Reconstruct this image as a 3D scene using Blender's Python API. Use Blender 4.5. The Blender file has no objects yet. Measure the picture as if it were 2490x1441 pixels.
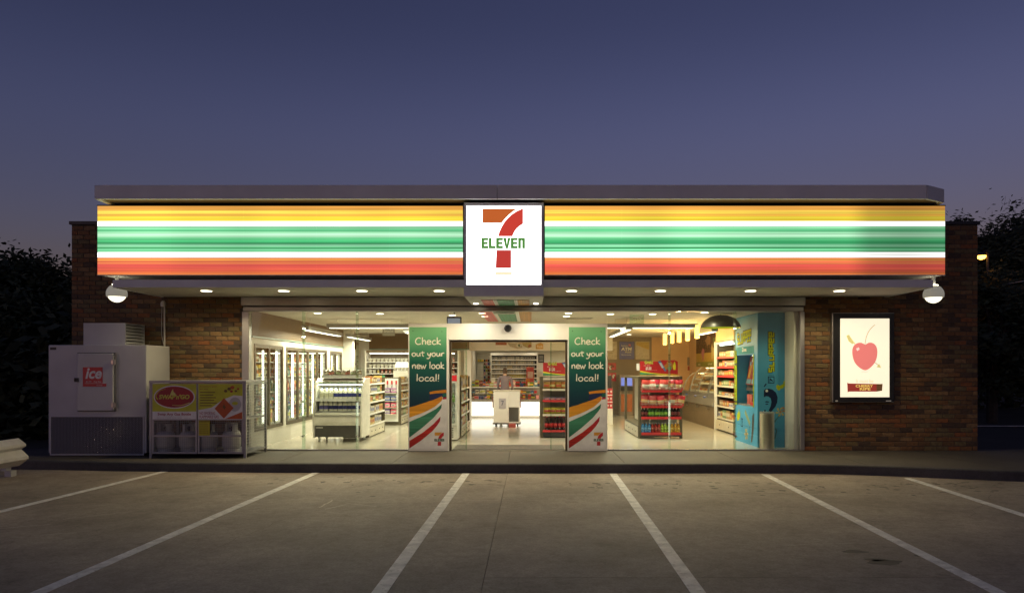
import bpy, math, random
from mathutils import Vector, Matrix
R = math.radians
rnd = random.Random(7)
scene = bpy.context.scene
C = scene.collection

# ------------------------------------------------------------------ camera, sky, sun, exposure
D, F, CX, CY, CH = 13.77, 1790.0, 1290.0, 900.0, 1.5
cam = bpy.data.cameras.new('camera'); camo = bpy.data.objects.new('camera', cam); C.objects.link(camo)
camo.location = (0, -D, CH); camo.rotation_euler = (R(90), 0, 0)
cam.sensor_width = 36; cam.sensor_fit = 'HORIZONTAL'; cam.lens = 36 * F / 2490
cam.shift_x = -(CX - 1245) / 2490; cam.shift_y = (CY - 720.5) / 2490
cam.clip_start = 0.1; cam.clip_end = 2000
scene.camera = camo

SUN_AZ = R(215)           # the sun has just gone down behind the camera, to the left: the picture shows the dark side of the dusk sky
world = bpy.data.worlds.new('World'); scene.world = world; world.use_nodes = True
wn = world.node_tree.nodes; wl = world.node_tree.links
bg = wn['Background']
sky = wn.new('ShaderNodeTexSky'); sky.sky_type = 'NISHITA'; sky.sun_disc = False
sky.sun_elevation = R(-0.5); sky.sun_rotation = SUN_AZ; sky.air_density = 1.0; sky.dust_density = 1.0; sky.ozone_density = 1.0
tint = wn.new('ShaderNodeMix'); tint.data_type = 'RGBA'; tint.blend_type = 'MULTIPLY'
tint.inputs['Factor'].default_value = 1.0
tint.inputs[7].default_value = (1.30, 1.32, 2.8, 1)        # the camera's white balance is set for the warm shop lamps
wl.new(sky.outputs[0], tint.inputs[6])
wtc = wn.new('ShaderNodeTexCoord'); wsp = wn.new('ShaderNodeSeparateXYZ'); wl.new(wtc.outputs['Generated'], wsp.inputs[0])
wrp = wn.new('ShaderNodeValToRGB'); wrp.color_ramp.interpolation = 'EASE'       # dusk darkens evenly from the horizon to the zenith
for i_, (p_, v_) in enumerate(((.0, 1.12), (.27, 1.0), (.46, .68), (1.0, .5))):
    e_ = wrp.color_ramp.elements[i_] if i_ < 2 else wrp.color_ramp.elements.new(p_)
    e_.position = p_; e_.color = (v_, v_, v_, 1)
wl.new(wsp.outputs[2], wrp.inputs[0])
dusk = wn.new('ShaderNodeMix'); dusk.data_type = 'RGBA'; dusk.blend_type = 'MULTIPLY'; dusk.inputs['Factor'].default_value = 1.0
wl.new(tint.outputs[2], dusk.inputs[6]); wl.new(wrp.outputs[0], dusk.inputs[7]); wl.new(dusk.outputs[2], bg.inputs[0])
bg.inputs[1].default_value = 0.13

sl = bpy.data.lights.new('sun', 'SUN'); sl.energy = 0.05; sl.angle = R(30); sl.color = (.9, .95, 1)
so = bpy.data.objects.new('sun', sl); C.objects.link(so)
so.rotation_euler = (R(84), 0, math.pi - SUN_AZ)

scene.view_settings.view_transform = 'Standard'; scene.view_settings.look = 'None'
scene.view_settings.exposure = 0; scene.view_settings.gamma = 1
scene.view_settings.use_curve_mapping = False
scene.render.engine = 'CYCLES'
cy = scene.cycles
cy.use_denoising = True; cy.max_bounces = 10; cy.transparent_max_bounces = 24; cy.diffuse_bounces = 4
cy.glossy_bounces = 4; cy.sample_clamp_indirect = 4; cy.caustics_reflective = False; cy.caustics_refractive = False

# ------------------------------------------------------------------ helpers
def X(px, Y): return (px - CX) * (D + Y) / F
def Z(py, Y): return CH - (py - CY) * (D + Y) / F
def lin(r, g, b):
    f = lambda v: v / 12.92 if v <= .04045 else ((v + .055) / 1.055) ** 2.4
    return (f(r / 255), f(g / 255), f(b / 255))

MATS = {}
def mat(name, col, rough=.6, metal=0, var=.12, scale=6, bump=0, bscale=60, coat=0, spec=.5):
    if name in MATS: return MATS[name]
    m = bpy.data.materials.new(name); m.use_nodes = True; MATS[name] = m
    n = m.node_tree.nodes; l = m.node_tree.links; p = n['Principled BSDF']
    p.inputs['Roughness'].default_value = rough; p.inputs['Metallic'].default_value = metal
    p.inputs['Specular IOR Level'].default_value = spec
    if coat: p.inputs['Coat Weight'].default_value = coat
    tc = n.new('ShaderNodeTexCoord')
    ns = n.new('ShaderNodeTexNoise'); ns.inputs['Scale'].default_value = scale; ns.inputs['Detail'].default_value = 5
    l.new(tc.outputs['Object'], ns.inputs['Vector'])
    r = n.new('ShaderNodeValToRGB')
    r.color_ramp.elements[0].color = tuple(max(0, c * (1 - var)) for c in col) + (1,)
    r.color_ramp.elements[1].color = tuple(min(1, c * (1 + var)) for c in col) + (1,)
    r.color_ramp.elements[0].position = .3; r.color_ramp.elements[1].position = .7
    l.new(ns.outputs[0], r.inputs[0]); l.new(r.outputs[0], p.inputs['Base Color'])
    if bump:
        n2 = n.new('ShaderNodeTexNoise'); n2.inputs['Scale'].default_value = bscale; n2.inputs['Detail'].default_value = 4
        l.new(tc.outputs['Object'], n2.inputs['Vector'])
        b = n.new('ShaderNodeBump'); b.inputs['Strength'].default_value = bump; b.inputs['Distance'].default_value = .01
        l.new(n2.outputs[0], b.inputs['Height']); l.new(b.outputs[0], p.inputs['Normal'])
    return m
def emis(name, col, s=1.0, rough=.4):
    if name in MATS: return MATS[name]
    m = bpy.data.materials.new(name); m.use_nodes = True; MATS[name] = m
    p = m.node_tree.nodes['Principled BSDF']
    p.inputs['Base Color'].default_value = tuple(c * .5 for c in col) + (1,)
    p.inputs['Emission Color'].default_value = tuple(col) + (1,)
    p.inputs['Emission Strength'].default_value = s; p.inputs['Roughness'].default_value = rough
    return m
def glassmat(name, tintc=(.93, .97, .94), refl=1.0, ior=1.5):
    if name in MATS: return MATS[name]
    m = bpy.data.materials.new(name); m.use_nodes = True; MATS[name] = m
    n = m.node_tree.nodes; l = m.node_tree.links; n.remove(n['Principled BSDF'])
    t = n.new('ShaderNodeBsdfTransparent'); t.inputs[0].default_value = tintc + (1,)
    g = n.new('ShaderNodeBsdfGlossy'); g.inputs['Roughness'].default_value = .01; g.inputs[0].default_value = (refl,) * 3 + (1,)
    fr = n.new('ShaderNodeLayerWeight'); fr.inputs[0].default_value = .5      # Schlick: .04 + .96 (1 - cos)^5, alike from both sides
    pw = n.new('ShaderNodeMath'); pw.operation = 'POWER'; pw.inputs[1].default_value = 5; l.new(fr.outputs['Facing'], pw.inputs[0])
    sc_ = n.new('ShaderNodeMath'); sc_.operation = 'MULTIPLY_ADD'; sc_.inputs[1].default_value = .9; sc_.inputs[2].default_value = .045; l.new(pw.outputs[0], sc_.inputs[0])
    mx = n.new('ShaderNodeMixShader')
    l.new(sc_.outputs[0], mx.inputs[0]); l.new(t.outputs[0], mx.inputs[1]); l.new(g.outputs[0], mx.inputs[2])
    l.new(mx.outputs[0], n['Material Output'].inputs[0])
    return m
def colattr(name, rough=.5, spec=.5):
    if name in MATS: return MATS[name]
    m = bpy.data.materials.new(name); m.use_nodes = True; MATS[name] = m
    n = m.node_tree.nodes; l = m.node_tree.links; p = n['Principled BSDF']
    a = n.new('ShaderNodeVertexColor'); a.layer_name = 'Col'
    l.new(a.outputs[0], p.inputs['Base Color']); p.inputs['Roughness'].default_value = rough
    p.inputs['Specular IOR Level'].default_value = spec
    return m

class Fr:                       # a flat face in space: origin, right, up; its normal points to the viewer of that face
    def __init__(s, O, U, V=(0, 0, 1)):
        s.O = Vector(O); s.U = Vector(U); s.V = Vector(V); s.N = s.U.cross(s.V)
    def p(s, u, v, d=0): return s.O + s.U * u + s.V * v + s.N * d
def front(x, y, z): return Fr((x, y, z), (1, 0, 0))
def leftf(x, y, z): return Fr((x, y, z), (0, -1, 0))
def rightf(x, y, z): return Fr((x, y, z), (0, 1, 0))
def under(x, y, z): return Fr((x, y, z), (1, 0, 0), (0, -1, 0))

class MB:
    def __init__(s): s.v = []; s.f = []; s.m = []; s.c = []; s.col = None
    def add(s, vs, fs, m=0):
        k = len(s.v); s.v += [tuple(a) for a in vs]
        for f in fs: s.f.append([k + i for i in f]); s.m.append(m); s.c.append(s.col)
        return s
    def box(s, x0, x1, y0, y1, z0, z1, m=0):
        return s.add([(x0,y0,z0),(x1,y0,z0),(x1,y1,z0),(x0,y1,z0),(x0,y0,z1),(x1,y0,z1),(x1,y1,z1),(x0,y1,z1)],
              [(0,3,2,1),(4,5,6,7),(0,1,5,4),(1,2,6,5),(2,3,7,6),(3,0,4,7)], m)
    def prism(s, a, b, m=0):     # two equal rings of points
        n = len(a)
        return s.add(list(a) + list(b), [tuple(range(n))[::-1], tuple(range(n, 2*n))] + [(i, (i+1) % n, n + (i+1) % n, n + i) for i in range(n)], m)
    def xz(s, pts, y0, y1, m=0): return s.prism([(x,y1,z) for x, z in pts], [(x,y0,z) for x, z in pts], m)
    def yz(s, pts, x0, x1, m=0): return s.prism([(x0,y,z) for y, z in pts], [(x1,y,z) for y, z in pts], m)
    def xy(s, pts, z0, z1, m=0): return s.prism([(x,y,z0) for x, y in pts], [(x,y,z1) for x, y in pts], m)
    def plate(s, fr, pts, d0, d1, m=0): return s.prism([fr.p(u,v,d0) for u, v in pts], [fr.p(u,v,d1) for u, v in pts], m)
    def rect(s, fr, u0, u1, v0, v1, d0, d1, m=0): return s.plate(fr, [(u0,v0),(u1,v0),(u1,v1),(u0,v1)], d0, d1, m)
    def lathe(s, c, prof, n=16, m=0, ax='z'):
        vs = []; fs = []
        for r, h in prof:
            for i in range(n):
                a = 2*math.pi*i/n; u, w = r*math.cos(a), r*math.sin(a)
                vs.append({'z': (c[0]+u, c[1]+w, c[2]+h), 'y': (c[0]+u, c[1]+h, c[2]-w), 'x': (c[0]+h, c[1]+u, c[2]+w)}[ax])
        for j in range(len(prof)-1):
            for i in range(n):
                fs.append((j*n+i, j*n+(i+1) % n, (j+1)*n+(i+1) % n, (j+1)*n+i))
        fs.append(tuple(range(n))[::-1]); fs.append(tuple(range((len(prof)-1)*n, len(prof)*n)))
        return s.add(vs, fs, m)
    def cyl(s, c, r, h, n=12, m=0, ax='z'): return s.lathe(c, [(r,0),(r,h)], n, m, ax)
    def tube(s, pts, r, n=6, m=0, taper=None):
        pts = [Vector(p) for p in pts]; rings = []
        for i, p in enumerate(pts):
            t = (pts[min(i+1, len(pts)-1)] - pts[max(i-1, 0)]).normalized()
            a = t.cross(Vector((0,0,1)));
            if a.length < .1: a = t.cross(Vector((1,0,0)))
            a.normalize(); b = t.cross(a); rr = r if taper is None else r + (taper - r)*i/(len(pts)-1)
            rings.append([p + a*rr*math.cos(2*math.pi*k/n) + b*rr*math.sin(2*math.pi*k/n) for k in range(n)])
        vs = [v for g in rings for v in g]; fs = []
        for j in range(len(rings)-1):
            for k in range(n): fs.append((j*n+k, j*n+(k+1) % n, (j+1)*n+(k+1) % n, (j+1)*n+k))
        fs.append(tuple(range(n))[::-1]); fs.append(tuple(range((len(rings)-1)*n, len(rings)*n)))
        return s.add(vs, fs, m)
    def ribbon(s, fr, pts, w, d, m=0, w2=None):
        n = len(pts); L = []; Rr = []
        for i, (x, y) in enumerate(pts):
            def dr(a, b):
                dx, dy = b[0]-a[0], b[1]-a[1]; q = math.hypot(dx, dy) or 1; return dx/q, dy/q
            d0 = dr(pts[max(i-1,0)], pts[max(i-1,0)+1]); d1 = dr(pts[min(i,n-2)], pts[min(i,n-2)+1])
            tx, ty = d0[0]+d1[0], d0[1]+d1[1]; q = math.hypot(tx, ty) or 1; tx, ty = tx/q, ty/q
            k = max(.5, tx*d1[0] + ty*d1[1]); ww = (w if w2 is None else w + (w2-w)*i/(n-1))/2/k
            L.append(fr.p(x - ty*ww, y + tx*ww, d)); Rr.append(fr.p(x + ty*ww, y - tx*ww, d))
        return s.add(L + Rr, [(i, n+i, n+i+1, i+1) for i in range(n-1)], m)
    def build(s, name, mats, parent=None, smooth=False, bev=0):
        if not isinstance(mats, (list, tuple)): mats = [mats]
        xs = list(zip(*s.v)); c = Vector([(min(a)+max(a))/2 for a in xs]); c.z = min(xs[2])
        me = bpy.data.meshes.new(name)
        me.from_pydata([(x-c.x, y-c.y, z-c.z) for x, y, z in s.v], [], s.f)
        for a in mats: me.materials.append(a)
        me.polygons.foreach_set('material_index', s.m)
        if smooth: me.polygons.foreach_set('use_smooth', [True]*len(s.f))
        if any(q is not None for q in s.c):
            ca = me.color_attributes.new('Col', 'FLOAT_COLOR', 'CORNER'); buf = []
            for f, q in zip(s.f, s.c): buf += (list(q or (.5,.5,.5)) + [1.0]) * len(f)
            ca.data.foreach_set('color', buf)
        me.update()
        o = bpy.data.objects.new(name, me); C.objects.link(o)
        o.location = c
        if parent is not None:
            o.parent = parent; o.location = c - wloc(parent)
        if bev:
            b = o.modifiers.new('bevel', 'BEVEL'); b.width = bev; b.segments = 2; b.limit_method = 'ANGLE'
        if smooth:
            e = o.modifiers.new('split', 'EDGE_SPLIT'); e.split_angle = R(40)
        return o
def wloc(o):
    v = Vector(o.location)
    while o.parent: o = o.parent; v += Vector(o.location)
    return v
def tag(o, label, cat, group=None):
    o['label'] = label; o['category'] = cat
    if group: o['group'] = group
    return o
def thing(name, label, cat, loc, group=None):
    o = bpy.data.objects.new(name, None); o.empty_display_size = .2; C.objects.link(o); o.location = loc
    return tag(o, label, cat, group)
def struct(o): o['kind'] = 'structure'; return o
def stuff(o): o['kind'] = 'stuff'; return o
def dup(o, loc, label=None, rz=0, scale=None):
    n = o.copy(); C.objects.link(n); n.location = loc; n.rotation_euler = (0, 0, rz)
    if label: n['label'] = label
    if scale: n.scale = scale
    for ch in o.children:
        k = ch.copy(); C.objects.link(k); k.parent = n
        for g in ch.children:
            q = g.copy(); C.objects.link(q); q.parent = k
    return n
def light(name, kind, loc, energy, col, parent=None, rot=(0,0,0), **kw):
    l = bpy.data.lights.new(name, kind); l.energy = energy; l.color = col
    for k, v in kw.items(): setattr(l, k, v)
    o = bpy.data.objects.new(name, l); C.objects.link(o); o.location = loc; o.rotation_euler = rot
    if parent is not None: o.parent = parent; o.location = Vector(loc) - wloc(parent)
    return o

TX = {}
def text2d(s, shear=0, bold=0):
    k = (s, shear, bold)
    if k not in TX:
        cu = bpy.data.curves.new('lettering', 'FONT'); cu.body = s; cu.shear = shear; cu.offset = bold; cu.resolution_u = 3
        o = bpy.data.objects.new('lettering', cu); me = o.to_mesh()
        TX[k] = ([(v.co.x, v.co.y) for v in me.vertices], [tuple(p.vertices) for p in me.polygons])
        o.to_mesh_clear(); bpy.data.objects.remove(o); bpy.data.curves.remove(cu)
    return TX[k]
def put_text(mb, fr, s, u0, u1, v0, v1, d, m=0, shear=0, bold=0, rot=False):
    vs, fs = text2d(s, shear, bold)
    if not vs: return
    x0, x1 = min(v[0] for v in vs), max(v[0] for v in vs); y0, y1 = min(v[1] for v in vs), max(v[1] for v in vs)
    P = []
    for x, y in vs:
        a, b = (x-x0)/(x1-x0 or 1), (y-y0)/(y1-y0 or 1)
        if rot: a, b = 1-b, a
        P.append(fr.p(u0 + a*(u1-u0), v0 + b*(v1-v0), d))
    mb.add(P, fs, m)
def smooth_line(pts, k=4):
    if len(pts) < 3: return pts
    out = []
    for i in range(len(pts)-1):
        p0, p1, p2, p3 = pts[max(i-1,0)], pts[i], pts[i+1], pts[min(i+2, len(pts)-1)]
        for j in range(k):
            t = j/k
            out.append(tuple(.5*(2*b + (c-a)*t + (2*a-5*b+4*c-e)*t*t + (3*b-a-3*c+e)*t**3) for a, b, c, e in zip(p0, p1, p2, p3)))
    return out + [pts[-1]]
HAND = {'C': (.72, [[(.62,.85),(.45,.98),(.2,.85),(.06,.5),(.12,.18),(.35,.02),(.65,.12)]]),
 'h': (.56, [[(.1,1.05),(.1,0)], [(.1,.38),(.28,.6),(.42,.5),(.45,0)]]),
 'e': (.56, [[(.06,.32),(.45,.36),(.42,.52),(.26,.62),(.1,.5),(.06,.25),(.2,.02),(.5,.1)]]),
 'c': (.52, [[(.45,.52),(.28,.6),(.1,.42),(.1,.16),(.26,.01),(.48,.1)]]),
 'k': (.52, [[(.1,1.05),(.08,0)], [(.45,.62),(.1,.3),(.5,0)]]),
 'o': (.58, [[(.28,.6),(.1,.5),(.05,.25),(.2,.0),(.42,.08),(.5,.35),(.4,.57),(.25,.6)]]),
 'u': (.58, [[(.08,.6),(.07,.2),(.2,.02),(.38,.15),(.44,.6)], [(.44,.6),(.5,0)]]),
 't': (.46, [[(.2,.9),(.2,.12),(.38,.02)], [(-.05,.62),(.45,.66)]]),
 'y': (.54, [[(.05,.6),(.12,.25),(.3,.15),(.45,.6)], [(.47,.62),(.36,-.1),(.15,-.42),(-.05,-.35)]]),
 'r': (.42, [[(.08,.6),(.1,0)], [(.1,.38),(.25,.6),(.42,.55)]]),
 'n': (.58, [[(.08,.6),(.08,0)], [(.08,.35),(.25,.6),(.42,.5),(.46,0)]]),
 'w': (.74, [[(0,.6),(.14,.02),(.3,.45),(.45,.02),(.66,.66)]]),
 'l': (.26, [[(.12,1.1),(.1,.0)]]),
 'a': (.6, [[(.45,.5),(.25,.6),(.06,.35),(.12,.03),(.32,.1),(.46,.5)], [(.46,.55),(.44,.1),(.56,0)]]),
 '!': (.25, [[(.12,1.05),(.09,.25)], [(.08,.06),(.09,-.04)]]), ' ': (.3, [])}
def put_hand(mb, fr, s, u0, u1, v0, h, d, m=0, w=.013):
    tot = sum(HAND[c][0] for c in s); k = (u1-u0)/tot; x = 0; n = 0
    for c in s:
        for st in HAND[c][1]:
            n += 1
            mb.ribbon(fr, smooth_line([(u0 + (x+a)*k, v0 + b*h) for a, b in st]), w, d + n*.00012, m)
        x += HAND[c][0]
BLOCK = {'S': [[(.8,1),(0,1),(0,.52),(.8,.48),(.8,0),(0,0)]], 'L': [[(0,1),(0,0),(.8,0)]], 'U': [[(0,1),(0,0),(.8,0),(.8,1)]],
 'R': [[(0,0),(0,1),(.8,1),(.8,.5),(.15,.5)], [(.4,.5),(.85,0)]], 'P': [[(0,0),(0,1),(.8,1),(.8,.42),(.1,.42)]],
 'e': [[(.85,0),(0,0),(0,1),(.8,1),(.8,.5),(.1,.5)]]}
def put_block(mb, fr, s, u0, u1, v0, v1, d, m, w, rot=False, slope=0):
    n = len(s); k = 0
    for i, ch in enumerate(s):
        for st in BLOCK[ch]:
            k += 1; pts = []
            for a, b in st:
                t = (i + .1 + a*.82)/n
                if rot: pts.append((u1 - b*(u1-u0), v0 + t*(v1-v0)))
                else: pts.append((u0 + t*(u1-u0), v0 + b*(v1-v0) + slope*t))
            mb.ribbon(fr, pts, w, d + k*.0001, m)
def eleven(mb, fr, u0, v0, w, h, d, m):
    k = w/6.0; t = .40*k; q = .25*h
    for i, ch in enumerate('ELEVEn'):
        a = u0 + i*k + .02*k; b = u0 + (i+1)*k - .03*k
        if ch in 'EL':
            mb.rect(fr, a, a+t, v0, v0+h, 0, d, m); mb.rect(fr, a+t, b, v0, v0+q, 0, d, m)
            if ch == 'E':
                mb.rect(fr, a+t, b-.06*k, v0+.385*h, v0+.615*h, 0, d, m); mb.rect(fr, a+t, b, v0+h-q, v0+h, 0, d, m)
        elif ch == 'V':
            c = (a+b)/2; mb.plate(fr, [(a-.05*k, v0+h),(a+t, v0+h),(c, v0+.35*h),(b-t, v0+h),(b+.05*k, v0+h),(c+.16*k, v0),(c-.16*k, v0)], 0, d, m)
        else:
            mb.rect(fr, a, a+t, v0, v0+h, 0, d, m)
            mb.plate(fr, [(a+t, v0+h),(a+t, v0+h-q),(b-t, v0+h-q),(b-t, v0),(b, v0),(b, v0+h-.1*h),(b-.1*k, v0+h)], 0, d, m)
def seven_shapes():              # top bar, swoosh, stem of the numeral; units of the emblem height, y down from 0 to 1
    f = lambda p: [((x-375)/433.0, -(y-315)/433.0) for x, y in p]
    bar = f([(384,318),(735,318),(690,345),(650,378),(608,420),(575,460),(384,460)])
    sw = f([(790,315),(790,470),(760,488),(732,510),(705,545),(682,595),(540,595),(552,550),(575,500),(605,450),(640,410),(680,374),(730,342)])
    st = f([(525,733),(671,733),(671,913),(515,913)])
    return bar, sw, st
def put_logo(mb, fr, u0, v1, w, d, mats):   # mats: (bar, swoosh, stem, letters)
    for pts, m in zip(seven_shapes(), mats):
        mb.plate(fr, [(u0 + x*w, v1 + y*w) for x, y in pts], 0, d, m)
    eleven(mb, fr, u0 - .01*w, v1 - (717-315)/433.0*w, w*1.02, 109/433.0*w, d, mats[3])

# ------------------------------------------------------------------ materials
def concrete(name, col, stain=.5, rough=.75):
    if name in MATS: return MATS[name]
    m = mat(name, col, rough, var=.2, scale=1.1, bump=.25, bscale=90); n = m.node_tree.nodes; l = m.node_tree.links
    p = n['Principled BSDF']; src = p.inputs['Base Color'].links[0].from_socket
    geo = n.new('ShaderNodeNewGeometry')
    mul = src
    for sc, lo, hi, dark in ((.55, .42, .7, 1-stain*.4), (2.7, .6, .74, 1-stain*.6), (11, .4, .7, 1-stain*.4), (48, .4, .68, 1-stain*.5)):
        ns = n.new('ShaderNodeTexNoise'); ns.inputs['Scale'].default_value = sc; ns.inputs['Detail'].default_value = 8; ns.inputs['Roughness'].default_value = .65
        l.new(geo.outputs['Position'], ns.inputs['Vector'])
        rp = n.new('ShaderNodeValToRGB'); rp.color_ramp.elements[0].position = lo; rp.color_ramp.elements[1].position = hi
        rp.color_ramp.elements[0].color = (1,1,1,1); rp.color_ramp.elements[1].color = (dark, dark, dark*.98, 1)
        l.new(ns.outputs[0], rp.inputs[0])
        mx = n.new('ShaderNodeMix'); mx.data_type = 'RGBA'; mx.blend_type = 'MULTIPLY'; mx.inputs['Factor'].default_value = 1
        l.new(mul, mx.inputs[6]); l.new(rp.outputs[0], mx.inputs[7]); mul = mx.outputs[2]
    l.new(mul, p.inputs['Base Color'])
    return m
def stripes_mat(name, stops, strength=1.0, axis=2, lo=0., hi=1., streak=40., emit=True, along=0, fade=None):
    """horizontal printed stripes with fine streaks; stops are (position, rgb 0-255)"""
    m = bpy.data.materials.new(name); m.use_nodes = True; n = m.node_tree.nodes; l = m.node_tree.links; p = n['Principled BSDF']
    geo = n.new('ShaderNodeNewGeometry'); sp = n.new('ShaderNodeSeparateXYZ'); l.new(geo.outputs['Position'], sp.inputs[0])
    mr = n.new('ShaderNodeMapRange'); mr.inputs[1].default_value = lo; mr.inputs[2].default_value = hi
    l.new(sp.outputs[axis], mr.inputs[0])
    rp = n.new('ShaderNodeValToRGB'); cr = rp.color_ramp
    for i, (pos, rgb) in enumerate(stops):
        e = cr.elements[i] if i < 2 else cr.elements.new(pos)
        k_ = 2.0 if emit and min(rgb) > 245 else 1      # clear film lets the tubes through undimmed
        e.position = pos; e.color = tuple(v*k_ for v in lin(*rgb)) + (1,)
    l.new(mr.outputs[0], rp.inputs[0])
    cb = n.new('ShaderNodeCombineXYZ')
    mu = n.new('ShaderNodeMath'); mu.operation = 'MULTIPLY'; mu.inputs[1].default_value = streak; l.new(sp.outputs[axis], mu.inputs[0])
    mv = n.new('ShaderNodeMath'); mv.operation = 'MULTIPLY'; mv.inputs[1].default_value = .12; l.new(sp.outputs[along], mv.inputs[0])
    l.new(mu.outputs[0], cb.inputs[0]); l.new(mv.outputs[0], cb.inputs[1])
    ns = n.new('ShaderNodeTexNoise'); ns.inputs['Scale'].default_value = 1; ns.inputs['Detail'].default_value = 4; l.new(cb.outputs[0], ns.inputs['Vector'])
    r2 = n.new('ShaderNodeValToRGB'); r2.color_ramp.elements[0].position = .3; r2.color_ramp.elements[1].position = .78
    r2.color_ramp.elements[0].color = (.6,.6,.6,1); r2.color_ramp.elements[1].color = (1.65,1.65,1.65,1) if emit else (1.5,1.5,1.5,1)
    e3 = r2.color_ramp.elements.new(.55); e3.color = (1,1,1,1)
    l.new(ns.outputs[0], r2.inputs[0])
    mx = n.new('ShaderNodeMix'); mx.data_type = 'RGBA'; mx.blend_type = 'MULTIPLY'; mx.inputs['Factor'].default_value = 1
    l.new(rp.outputs[0], mx.inputs[6]); l.new(r2.outputs[0], mx.inputs[7])
    if emit:
        tb_ = n.new('ShaderNodeTexNoise'); tb_.noise_dimensions = '1D'; tb_.inputs['Scale'].default_value = .55; tb_.inputs['Detail'].default_value = 1; l.new(sp.outputs[0], tb_.inputs['W'])
        tr_ = n.new('ShaderNodeMapRange'); tr_.inputs[1].default_value = .3; tr_.inputs[2].default_value = .7; tr_.inputs[3].default_value = 1.0; tr_.inputs[4].default_value = 1.38; l.new(tb_.outputs[0], tr_.inputs[0])
        m3 = n.new('ShaderNodeMix'); m3.data_type = 'RGBA'; m3.blend_type = 'MULTIPLY'; m3.inputs['Factor'].default_value = 1; l.new(mx.outputs[2], m3.inputs[6]); l.new(tr_.outputs[0], m3.inputs[7]); mx = m3
        if fade:
            fm_ = n.new('ShaderNodeMapRange'); fm_.interpolation_type = 'SMOOTHSTEP'; fm_.inputs[1].default_value = fade[0]; fm_.inputs[2].default_value = fade[1]; fm_.inputs[3].default_value = strength; fm_.inputs[4].default_value = fade[2]
            l.new(sp.outputs[0], fm_.inputs[0]); l.new(fm_.outputs[0], p.inputs['Emission Strength'])
        p.inputs['Base Color'].default_value = (.1,.1,.1,1); p.inputs['Roughness'].default_value = .3
        l.new(mx.outputs[2], p.inputs['Emission Color']); p.inputs['Emission Strength'].default_value = strength
    else:
        l.new(mx.outputs[2], p.inputs['Base Color']); p.inputs['Roughness'].default_value = .45
    return m
SIGN = [(0,(214,120,50)),(.05,(214,90,58)),(.14,(226,84,74)),(.17,(234,135,72)),(.185,(222,84,66)),(.205,(228,150,70)),(.245,(222,120,55)),(.25,(255,255,250)),
        (.32,(255,255,250)),(.329,(60,160,95)),(.36,(135,230,170)),(.385,(30,135,70)),(.42,(150,225,175)),(.45,(40,140,82)),(.49,(70,185,115)),(.53,(110,205,140)),
        (.56,(190,240,200)),(.6,(165,228,180)),(.64,(70,180,115)),(.68,(150,225,170)),(.698,(80,170,115)),(.703,(255,255,250)),(.768,(255,255,250)),(.776,(236,196,50)),(.83,(248,226,62)),
        (.86,(232,165,62)),(.9,(245,215,80)),(.95,(232,160,70)),(1,(222,160,72))]
M_sign = stripes_mat('sign_stripes', SIGN, 1.0, 2, 3.10, 4.25)
M_signdim = stripes_mat('sign_stripes_dim', SIGN, 1.0, 2, 3.10, 4.25, fade=(X(2050,-1.47), X(2125,-1.47), .56))
M_dark = mat('dark_metal', (.035,.035,.038), .45, .3)
M_alu = mat('brushed_aluminium', (.42,.42,.40), .38, .85, .08, 3)
M_steel = mat('satin_steel', (.55,.55,.52), .3, 1, .1, 2)
M_fascia = mat('grey_fascia_paint', (.76,.78,.76), .55, 0, .08, 1.5)
M_soffit = mat('soffit_paint', (.66,.63,.55), .7, 0, .06, 2)
M_white = mat('white_paint', (.78,.77,.73), .45, 0, .04, 2)
M_frz = mat('freezer_white', (.52,.53,.54), .4, 0, .1, 1.6, .05, 8)
M_wall = mat('shop_wall_white', (.74,.72,.66), .6, 0, .04, 2)
M_ceil = mat('shop_ceiling', (.74,.70,.60), .8, 0, .03, 3)
M_brown = mat('olive_brown_panel', (.15,.105,.055), .6, 0, .1, 2)
M_orange = mat('orange_wall_paint', (.72,.47,.26), .6, 0, .06, 2)
M_taupe = mat('taupe_panel', (.28,.23,.18), .6, 0, .08, 2)
M_floor = mat('vinyl_floor', (.50,.47,.39), .16, 0, .08, 1.3, .02, 30)
M_glass = glassmat('window_glass', (.95,.98,.95))
M_edge = glassmat('glass_edge_green', (.80,.90,.82))
M_black = mat('black_plastic', (.02,.02,.022), .4)
M_olive = mat('shelf_frame_olive', (.10,.085,.05), .5, .2)
M_shelf = mat('cream_shelf', (.62,.58,.48), .5)
M_mort = mat('mortar', (.11,.10,.085), .9, 0, .25, 12, .4, 120)
M_red = mat('red_print', (.55,.03,.035), .4)
M_white_print = mat('white_print', (.8,.8,.78), .5)
M_navy = mat('navy_print', (.02,.03,.10), .4)
M_yel = mat('yellow_print', (.75,.68,.04), .4)
M_green_print = mat('green_print', (.06,.30,.15), .4)
M_or_print = mat('orange_print', (.75,.36,.05), .4)
M_paintline = None
WARM = (1.0, .80, .45); NEUT = (1.0, .90, .66)
BR = [mat('brick_%s' % n, c, .75, 0, .3, 18, .6, 70) for n, c in (('brown',(.20,.10,.036)),('umber',(.15,.082,.033)),('tan',(.24,.145,.06)),('red',(.25,.095,.03)),('olive',(.165,.12,.05)),('dark',(.085,.053,.03)))]

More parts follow.
